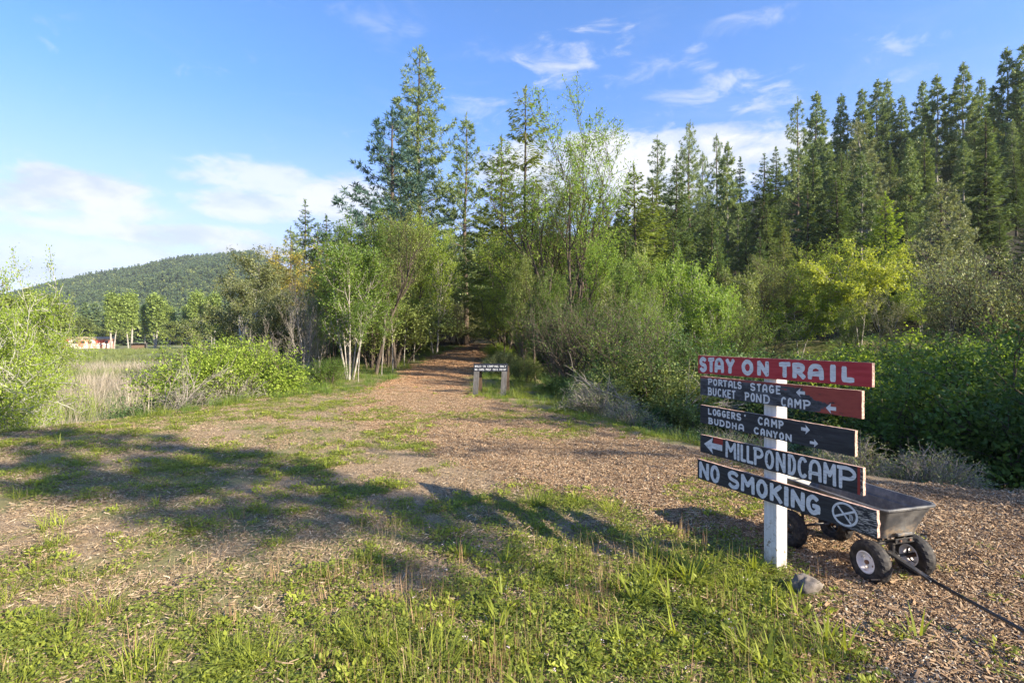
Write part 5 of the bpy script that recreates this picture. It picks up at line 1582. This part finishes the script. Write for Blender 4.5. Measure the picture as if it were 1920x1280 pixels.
def blades(rng, n, rad, h, w, lean=.5, m=0, G=None, segs=3, droop=.5, up0=1.0):
    G = G or Geo()
    a = rng.uniform(0, 6.283, n); r = rad * np.sqrt(rng.random(n))
    base = np.stack([r * np.cos(a), r * np.sin(a), np.full(n, -.01)], -1)
    az = a + rng.normal(0, .9, n); ln = lean * rng.uniform(.1, 1, n)
    d = np.stack([np.cos(az) * ln, np.sin(az) * ln, np.full(n, up0)], -1); d /= np.linalg.norm(d, axis=1, keepdims=True)
    side = np.stack([-np.sin(az), np.cos(az), np.zeros(n)], -1)
    hh = h * rng.uniform(.5, 1.15, n); ww = w * rng.uniform(.7, 1.3, n)
    s = np.linspace(0, 1, segs + 1)
    P_ = base[:, None] + d[:, None] * (hh[:, None] * s)[..., None]
    P_[:, :, :2] += (np.stack([np.cos(az), np.sin(az)], -1) * (hh * droop * ln)[:, None])[:, None] * (s ** 2)[None, :, None]
    P_[:, :, 2] -= (hh * droop * ln * .6)[:, None] * (s ** 2)[None]
    wd = ww[:, None] * np.clip(1.05 - s ** 1.6, .06, 1)[None]
    Lft = P_ + side[:, None] * (wd / 2)[..., None]; Rgt = P_ - side[:, None] * (wd / 2)[..., None]
    v = np.stack([Lft, Rgt], 2).reshape(-1, 3)
    k = (segs + 1) * 2
    q = []
    for j in range(segs): q.append(np.stack([np.arange(n) * k + 2 * j, np.arange(n) * k + 2 * j + 1, np.arange(n) * k + 2 * j + 3, np.arange(n) * k + 2 * j + 2], -1))
    G.add(v, np.concatenate(q), m=m)
    return G

def leaflets(rng, n, rad, h, L, m=0, G=None, flat=.6):
    G = G or Geo()
    a = rng.uniform(0, 6.283, n); r = rad * np.sqrt(rng.random(n))
    c = np.stack([r * np.cos(a), r * np.sin(a), h * rng.random(n) * (1 - .5 * (r / rad) ** 2)], -1)
    d = np.stack([np.cos(a + rng.normal(0, 1, n)), np.sin(a + rng.normal(0, 1, n)), rng.uniform(-.1, 1 - flat, n) * 1.5], -1)
    G.leaves(c, d, np.cross(d, [0, 0, 1.]) + rng.normal(0, .35, (n, 3)), L * rng.uniform(.6, 1.3, n), L * .62 * rng.uniform(.7, 1.2, n), m, .15)
    return G

def chips_patch(rng, n, rad, L0, L1, W0, W1, lift=.012):
    G = Geo()
    a = rng.uniform(0, 6.283, n); r = rad * np.sqrt(rng.random(n))
    c = np.stack([r * np.cos(a), r * np.sin(a), rng.uniform(.002, lift, n)], -1)
    b = rng.uniform(0, 6.283, n); e = rng.normal(0, .28, n)
    d = np.stack([np.cos(b) * np.cos(e), np.sin(b) * np.cos(e), np.sin(e)], -1)
    s = np.cross(d, [0, 0, 1.]) + rng.normal(0, .35, (n, 3)); s -= (s * d).sum(1, keepdims=True) * d; s /= np.linalg.norm(s, axis=1, keepdims=True)
    u = np.cross(s, d)
    L = rng.uniform(L0, L1, n)[:, None] * rng.uniform(.4, 1, n)[:, None]; W = rng.uniform(W0, W1, n)[:, None]; H = rng.uniform(.001, .003, n)[:, None]
    v = np.stack([c - d * L / 2 - s * W / 2, c + d * L / 2 - s * W * .35, c + d * L / 2 + s * W * .4, c - d * L / 2 + s * W / 2,
                  c - d * L / 2 - s * W / 2 + u * H, c + d * L / 2 - s * W * .35 + u * H, c + d * L / 2 + s * W * .4 + u * H, c - d * L / 2 + s * W / 2 + u * H], 1).reshape(-1, 3)
    f = np.array([(4, 5, 6, 7), (0, 1, 5, 4), (1, 2, 6, 5), (2, 3, 7, 6), (3, 0, 4, 7)])
    q = (np.arange(n)[:, None, None] * 8 + f[None]).reshape(-1, 4)
    G.add(v, q)
    return G

m, t = mat('wood_chips')
ri = t.n('ShaderNodeNewGeometry').outputs['Random Per Island']
finish(t, t.ramp(ri, [(0, (.09, .053, .03)), (.25, (.19, .118, .065)), (.5, (.29, .19, .108)), (.75, (.38, .275, .17)), (.93, (.48, .39, .27)), (1, (.58, .52, .43))]), .8)
M['chip'] = m
m, t = mat('ground_litter')
ri = t.n('ShaderNodeNewGeometry').outputs['Random Per Island']
finish(t, t.ramp(ri, [(0, (.08, .052, .032)), (.4, (.22, .155, .095)), (.8, (.37, .28, .185)), (1, (.52, .43, .31))]), .85)
M['litterm'] = m

def pts_in(rng, n, x0, x1, y0, y1, near_bias=0.0):
    y = y0 + (y1 - y0) * rng.random(n) ** (1 + near_bias); x = rng.uniform(x0, x1, n)
    return x, y
def fr(x, y, mx=1.14, add=.9): return np.abs(x) < mx * y + add
def P3_(x, y, dz=0.0): return np.stack([x, y, height(x, y) + dz], -1)

# wood chips on the trail
pr = []
for i in range(5):
    g_ = chips_patch(rg(100 + i), 130, .21, .010, .036, .003, .008)
    g2 = chips_patch(rg(400 + i), 240, .21, .005, .018, .002, .006, .008); g3 = chips_patch(rg(500 + i), 4, .2, .05, .10, .006, .014, .02)
    for gg in (g2, g3): g_.add(np.vstack(gg.v), np.vstack(gg.q))
    pr.append(g_.mesh(f'chips_{i}', [M['chip']]))
r_ = rg(201)
x, y = pts_in(r_, 32000, -6, 12, 1.5, 18, .7)
cmk = chips_mask(x, y); k = fr(x, y) & (cmk > .25 + .5 * r_.random(len(x)))
k &= r_.random(len(x)) < np.clip(1.0 - (y - 6) * .09, .22, 1) * np.clip((18 - y) / 6, 0, 1)
x, y = x[k], y[k]; print('chips', len(x))
scatter('wood_chips', pr, P3_(x, y), r_.uniform(0, 6.28, len(x)), r_.uniform(.8, 1.25, len(x)), 'brown wood chips spread over the trail around the cart and into the distance', 'wood chips', 1, .05)
x = r_.uniform(-5, 1, 2600); y = r_.uniform(9.5, 36, 2600)
k = r_.random(2600) < chips_mask(x, y) * np.clip((y - 9.5) / 8, 0, 1); x, y = x[k], y[k]
m, tt_ = mat('sun_tinted_chips')  # far chips coloured warmer and brighter to stand in for sunlight
ri = tt_.n('ShaderNodeNewGeometry').outputs['Random Per Island']
finish(tt_, tt_.ramp(ri, [(0, (.13, .07, .035)), (.5, (.34, .195, .10)), (1, (.52, .36, .23))]), .85); M['chip2'] = m
prf = [chips_patch(rg(600 + i), 150, .24, .02, .05, .006, .014).mesh(f'far_chips_{i}', [M['chip2']]) for i in range(3)]
scatter('far_wood_chips', prf, P3_(x, y), r_.uniform(0, 6.28, len(x)), r_.uniform(.9, 1.2, len(x)) * np.clip(y / 14, .9, 1.9), 'coarse wood chips on the far part of the trail beyond the low sign', 'wood chips', 21, .03)
# dry litter on the meadow
pr = [chips_patch(rg(110 + i), 150, .26, .012, .05, .0015, .005, .008).mesh(f'litter_{i}', [M['litterm']]) for i in range(3)]
x, y = pts_in(r_, 9000, -13, 3, 1.4, 13, .4)
k = fr(x, y) & (x < pathL(y) + .6) & (x > xl(y) - .5) & (r_.random(len(x)) < .42); x, y = x[k], y[k]
scatter('dry_litter', pr, P3_(x, y), r_.uniform(0, 6.28, len(x)), r_.uniform(.7, 1.3, len(x)), 'straw and chip litter lying on the bare soil of the meadow', 'litter', 2, .03)

# how green the meadow is at a point
def cover(x, y):
    n = vnoise(x + 3, y, 1.15, 4)
    big = vnoise(x, y + 9, .35, 2)
    lush = np.exp(-(((x - .75) / 1.15) ** 2 + ((y - 2.4) / 1.1) ** 2)) * 1.0
    lush += np.exp(-(((x + .3) / 1.3) ** 2 + ((y - 2.1) / .8) ** 2)) * .05
    fine = smoothstep(.46, .6, vnoise(x + 31, y, 3.1, 3)) * .42
    band = np.exp(-(((x - .3) / 1.3) ** 2 + ((y - 4.0) / .55) ** 2)) * .45
    left = smoothstep(-2.0, -4.5, x + .0 * y) * .22
    far = smoothstep(6.5, 9, y) * .18
    c = smoothstep(.40, .62, n + (big - .5) * .35 + lush * .32 + band * .2 + left * .35 + far * .5)
    c = np.clip(np.maximum(c * (.25 + fine * 1.4), fine * .42) + lush * .6 + band * .3, 0, 1)
    c = c * (1 - .93 * chips_mask(x, y) * (1 - .0)) + chips_mask(x, y) * smoothstep(.52, .62, n) * (y < 11) * (y > 3.9) * .8
    return c * (x > xl(y) - .4)

cl = []
for i in range(3):
    g_ = leaflets(rg(120 + i), 70, .085, .035, .019, flat=.8); cl.append(g_.mesh(f'clover_{i}', [M['clover']]))
cl2 = []
for i in range(3):
    g_ = leaflets(rg(130 + i), 40, .075, .05, .030, flat=.4); blades(rg(140 + i), 14, .05, .075, .006, .9, G=g_); cl2.append(g_.mesh(f'weed_{i}', [M['grass']]))
tu = [blades(rg(150 + i), 34, .045, .10, .0045, .7, droop=.8).mesh(f'tuft_{i}', [M['grass']]) for i in range(3)]
ros = [blades(rg(160 + i), 16, .02, .14, .013, 1.1, droop=.5).mesh(f'plantain_{i}', [M['grass']]) for i in range(2)]
stalk = []
for i in range(3):
    g_ = blades(rg(170 + i), 15, .09, .15, .0026, .22, droop=.2, segs=2); stalk.append(g_.mesh(f'stalks_{i}', [M['redstalk' if i != 1 else 'straw']]))
dry = [blades(rg(180 + i), 34, .10, .04, .003, 3.2, droop=.3, segs=2).mesh(f'dry_grass_{i}', [M['straw']]) for i in range(2)]

def field(name, protos, n, seed, thr, smin, smax, label, x0=-14, x1=3.4, y0=1.35, y1=14, bias=.6, mask=None, tilt=.12, cat='grass'):
    r_ = rg(seed); x, y = pts_in(r_, n, x0, x1, y0, y1, bias)
    c = (mask or cover)(x, y)
    k = fr(x, y) & (r_.random(n) < c * thr)
    x, y = x[k], y[k]
    print(name, len(x))
    scatter(name, protos, P3_(x, y), r_.uniform(0, 6.28, len(x)), r_.uniform(smin, smax, len(x)), label, cat, seed, tilt)

field('clover_mat', cl, 60000, 301, .85, .6, 1.2, 'low clover and small-leaved weeds matting the meadow', cat='clover')
field('meadow_weeds', cl2, 24000, 302, .42, .5, 1.1, 'leafy green weeds and short grass in patches on the meadow')
field('grass_tufts', tu, 16000, 303, .22, .4, .95, 'narrow-bladed grass tufts among the clover')
def mdry(x, y): return np.clip(.75 * smoothstep(.35, .55, vnoise(x, y + 40, 1.7, 3)) + .15, 0, 1) * (1 - .85 * chips_mask(x, y)) * (x > xl(y) - .2)
field('dry_grass', dry, 42000, 304, .7, .6, 1.3, 'short straw-coloured dry grass on the meadow', mask=mdry)
def mst(x, y):
    return np.clip(np.exp(-(((x - .4) / 1.5) ** 2 + ((y - 2.6) / 1.3) ** 2)) * smoothstep(.42, .6, vnoise(x, y + 70, 2.2, 3)) * 1.3 + .03 * smoothstep(.5, .65, vnoise(x, y + 70, 1.5, 3)), 0, 1) * (1 - .97 * chips_mask(x, y)) * (x > xl(y))
field('dry_stalks', stalk, 14000, 305, .8, .5, 1.15, 'thin upright reddish seed stalks in the grass before the signpost', mask=mst, tilt=.08)
def mro(x, y): return np.clip(np.exp(-(((x - 1.05) / .7) ** 2 + ((y - 2.3) / .9) ** 2)) + .12 * cover(x, y), 0, 1) * (1 - .8 * chips_mask(x, y)) * (x > xl(y))
field('broad_leaved_grass', ros, 9000, 306, .6, .5, 1.25, 'bright broad-bladed grass around the post foot and along the chip edge', mask=mro)
# large tufts at the lower left
big = [blades(rg(190 + i), 90, .10, .20, .005, 1.0, droop=1.0).mesh(f'big_tuft_{i}', [M['grass']]) for i in range(2)]
r_ = rg(310)
bt = [(-2.05, 2.55), (-2.3, 2.45), (-3.0, 3.4), (-3.3, 3.7), (-2.0, 2.05), (-1.55, 2.1), (-1.05, 2.15), (-1.2, 2.2), (-.8, 2.35), (-.62, 2.3), (-4.2, 4.4), (-4.4, 4.8), (-3.9, 5.2), (-5.0, 5.4), (-3.3, 4.7), (-5.4, 5.0), (-2.5, 2.9), (-2.75, 2.75), (-.35, 2.1), (1.0, 2.9), (1.2, 2.75), (.9, 3.15), (1.35, 3.0), (.5, 4.2), (.8, 4.05), (.2, 4.25)]
bx_ = np.array([b[0] for b in bt]); by_ = np.array([b[1] for b in bt])
scatter('large_grass_tufts', big, P3_(bx_, by_), r_.uniform(0, 6.28, len(bt)), r_.uniform(.55, 1.1, len(bt)), 'large arching grass tufts at the lower left and by the post', 'grass', 11)

# tall verge grass
vg = [blades(rg(200 + i), 60, .16, .30, .006, .7, droop=.8).mesh(f'verge_{i}', [M['alder' if i else 'clover']]) for i in range(3)]
def mv(x, y):
    a = np.exp(-((x - xl(y) - .1) / .45) ** 2) * .8 * smoothstep(7.6, 9.5, y)
    b = (x > pathR(y) + .1) & (x < xr(y) + .8) & (y > 6.0)
    c = (x < pathL(y) - .2) & (x > xl(y) - .5) & (y > 12)
    return np.clip(a * .7 + b * .45 + c * .4, 0, 1) * (1 - .9 * chips_mask(x, y))
field('verge_grass', vg, 22000, 320, .6, .35, .95, 'tall green grass along both verges of the trail', x0=-12, x1=6, y0=4, y1=34, bias=.2, mask=mv)
# creeping undergrowth on the right bank
ug = []
for i in range(2):
    g_ = leaflets(rg(210 + i), 110, .32, .22, .055, flat=.4); ug.append(g_.mesh(f'undergrowth_{i}', [M['bramble']]))
def mu(x, y): return smoothstep(.1, .7, x - xr(y)) * (.35 + .65 * smoothstep(.4, .6, vnoise(x, y, .8, 3)))
field('bank_undergrowth', ug, 16000, 321, .3, .6, 1.4, 'low leafy undergrowth covering the shaded right bank', x0=.5, x1=26, y0=4, y1=26, bias=.1, mask=mu, cat='undergrowth')
# pale dead stalks in front of the right-hand bushes
rd = [blades(rg(220 + i), 24, .26, 1.05, .012, .55 + .3 * i, droop=.6).mesh(f'reed_{i}', [M['reed']]) for i in range(3)]
r_ = rg(322); x = r_.uniform(3.6, 8.4, 420); y = r_.uniform(5.6, 9.2, 420); k = (x / y > .64) & (x / y < .95) & (x > xr(y) + .9) & (vnoise(x, y, .9, 2) > .45); x, y = x[k], y[k]
scatter('dead_stalks', rd, P3_(x, y), r_.uniform(0, 6.28, len(x)), r_.uniform(.45, .85, len(x)), 'pale dead stalks standing between the boards and the right-hand bushes', 'dead stalks', 12, .3)
# marsh reeds and marsh grass on the left
def mm(x, y): return smoothstep(.5, 1.4, xl(y) - x) * np.clip(smoothstep(.40, .52, vnoise(x, y, .16, 3)) + .8 * (y < 15) * smoothstep(.35, .5, vnoise(x, y, .5, 3)), .08, 1)
field('dead_reeds', rd, 9000, 323, .75, .4, 1.1, 'pale brown dead reeds filling the marsh', x0=-45, x1=-6, y0=5.5, y1=45, bias=.5, mask=mm, cat='reeds')
mg = [blades(rg(230 + i), 60, .4, .55, .02, .6, droop=.7).mesh(f'marsh_{i}', [M['marshgrass']]) for i in range(2)]
mg2 = [blades(rg(240 + i), 60, .4, .55, .02, .6, droop=.7).mesh(f'marshd_{i}', [M['olive']]) for i in range(1)]
def mmg(x, y): return smoothstep(1.0, 2.4, xl(y) - x) * (1 - .85 * smoothstep(.40, .50, vnoise(x, y, .16, 3)))
field('marsh_grass', mg + mg2, 15000, 324, .8, .8, 1.6, 'green marsh grass between the reeds', x0=-110, x1=-6, y0=9, y1=110, bias=.6, mask=mmg)
# small pale flowers
fl = Geo(); leaflets(rg(250), 5, .01, .012, .007, G=fl, flat=.2)
fl = fl.mesh('clover_flower', [M['flower']])
r_ = rg(325); x = r_.uniform(-.6, 1.4, 60); y = r_.uniform(1.9, 3.6, 60); k = x < pathL(y) - .2; x, y = x[k], y[k]
scatter('clover_flowers', [fl], P3_(x, y, .07), r_.uniform(0, 6.28, len(x)), r_.uniform(.8, 1.4, len(x)), 'tiny pale pink clover flowers in the grass', 'flowers', 13)

# ------------------------------------------------------------------ wooded hill beyond the marsh
def hillz(x, y):
    px = 960 + 960 * x / y
    rp = np.interp(px, [-400, -200, 0, 80, 150, 240, 320, 400, 440, 475, 510, 560, 700, 900], [625, 605, 562, 541, 530, 517, 505, 492, 487, 488, 505, 535, 590, 620])
    zr = (HOR - rp - 6) / FPX * 720 + EYE
    f = smoothstep(230, 735, y) ** .85
    back = 1 - .6 * smoothstep(735, 1150, y)
    return -1.6 + (zr + 1.6) * f * back + (vnoise(x, y, .008, 3) - .5) * 26 * smoothstep(300, 500, y) * (1 - smoothstep(560, 720, y) * .85)
ys = np.linspace(225, 1150, 90); rr_ = np.linspace(-1.5, -.05, 110)
hxg = rr_[None, :] * ys[:, None]; hyg = np.repeat(ys[:, None], len(rr_), 1)
hzg = hillz(hxg, hyg)
a0, a1 = hxg.shape
i, j = np.meshgrid(np.arange(a0 - 1), np.arange(a1 - 1), indexing='ij')
q = np.stack([i * a1 + j, i * a1 + j + 1, (i + 1) * a1 + j + 1, (i + 1) * a1 + j], -1).reshape(-1, 4)
m, t = mat('hill_floor'); co = t.n('ShaderNodeNewGeometry').outputs['Position']
finish(t, t.mix(t.noise(co, .05, 3), (.03, .045, .02), (.07, .08, .035)), .95)
tag(obj('hills', mesh_np('hills', np.stack([hxg, hyg, hzg], -1).reshape(-1, 3), q, None, [m], True)), kind='structure')
fc = [conifer(12, 1.0, 2.3 + .4 * i, rg(260 + i), 'fir', 14, 5, quads=330, leafL=1.5, leafW=.7, gappy=.1, top_pow=.8)[1].mesh(f'far_conifer_{i}', [M['hillgreen']]) for i in range(3)]
g_ = Geo(); n = 260; rr9 = rg(265); v = rr9.normal(0, 1, (n, 3)); v /= np.linalg.norm(v, axis=1, keepdims=True)
g_.leaves(v * np.array([3.2, 3.2, 3.0]) * rr9.uniform(.6, 1, (n, 1)) + [0, 0, 5.5], v + rr9.normal(0, .6, (n, 3)), rr9.normal(0, 1, (n, 3)), 1.3, 1.0)
fc.append(g_.mesh('far_roundtree', [M['olive']]))
r_ = rg(326); n = 34000
y = r_.uniform(235, 800, n); x = r_.uniform(-1.15, -.32, n) * y
k = r_.random(n) < y / 800
x, y = x[k], y[k]
scatter('hill_forest', fc, np.stack([x, y, hillz(x, y) - .5], -1), r_.uniform(0, 6.28, len(x)), r_.uniform(.5, .95, len(x)), 'dense dark conifer forest covering the hill on the left', 'forest', 14, .02)
x = r_.uniform(-1.05, -.3, 900) ; y = r_.uniform(150, 235, 900); x = x * y
k = y > 150 + 30 * np.abs(np.sin(x * .05)); x, y = x[k], y[k]
scatter('lowland_wood', fc, P3_(x, y), r_.uniform(0, 6.28, len(x)), r_.uniform(.6, 1.05, len(x)), 'dark wood along the far side of the marsh behind the poplars', 'wood', 15, .02)

# ------------------------------------------------------------------ air
hb = Geo(); hb.box((-1420, -300, -9), (1000, 1300, 175))
m = bpy.data.materials.new('air'); m.use_nodes = True; t = NT(m.node_tree)
pv = t.n('ShaderNodeVolumePrincipled', ins={'Color': (.80, .88, 1.0, 1), 'Density': 0.00024, 'Anisotropy': 0.2})
t.n('ShaderNodeOutputMaterial', ins={'Volume': pv.outputs[0]})
hz_o = obj('haze', hb.mesh('haze', [m])); tag(hz_o, 'thin pale air between the meadow and the far hill', 'haze', kind='stuff')
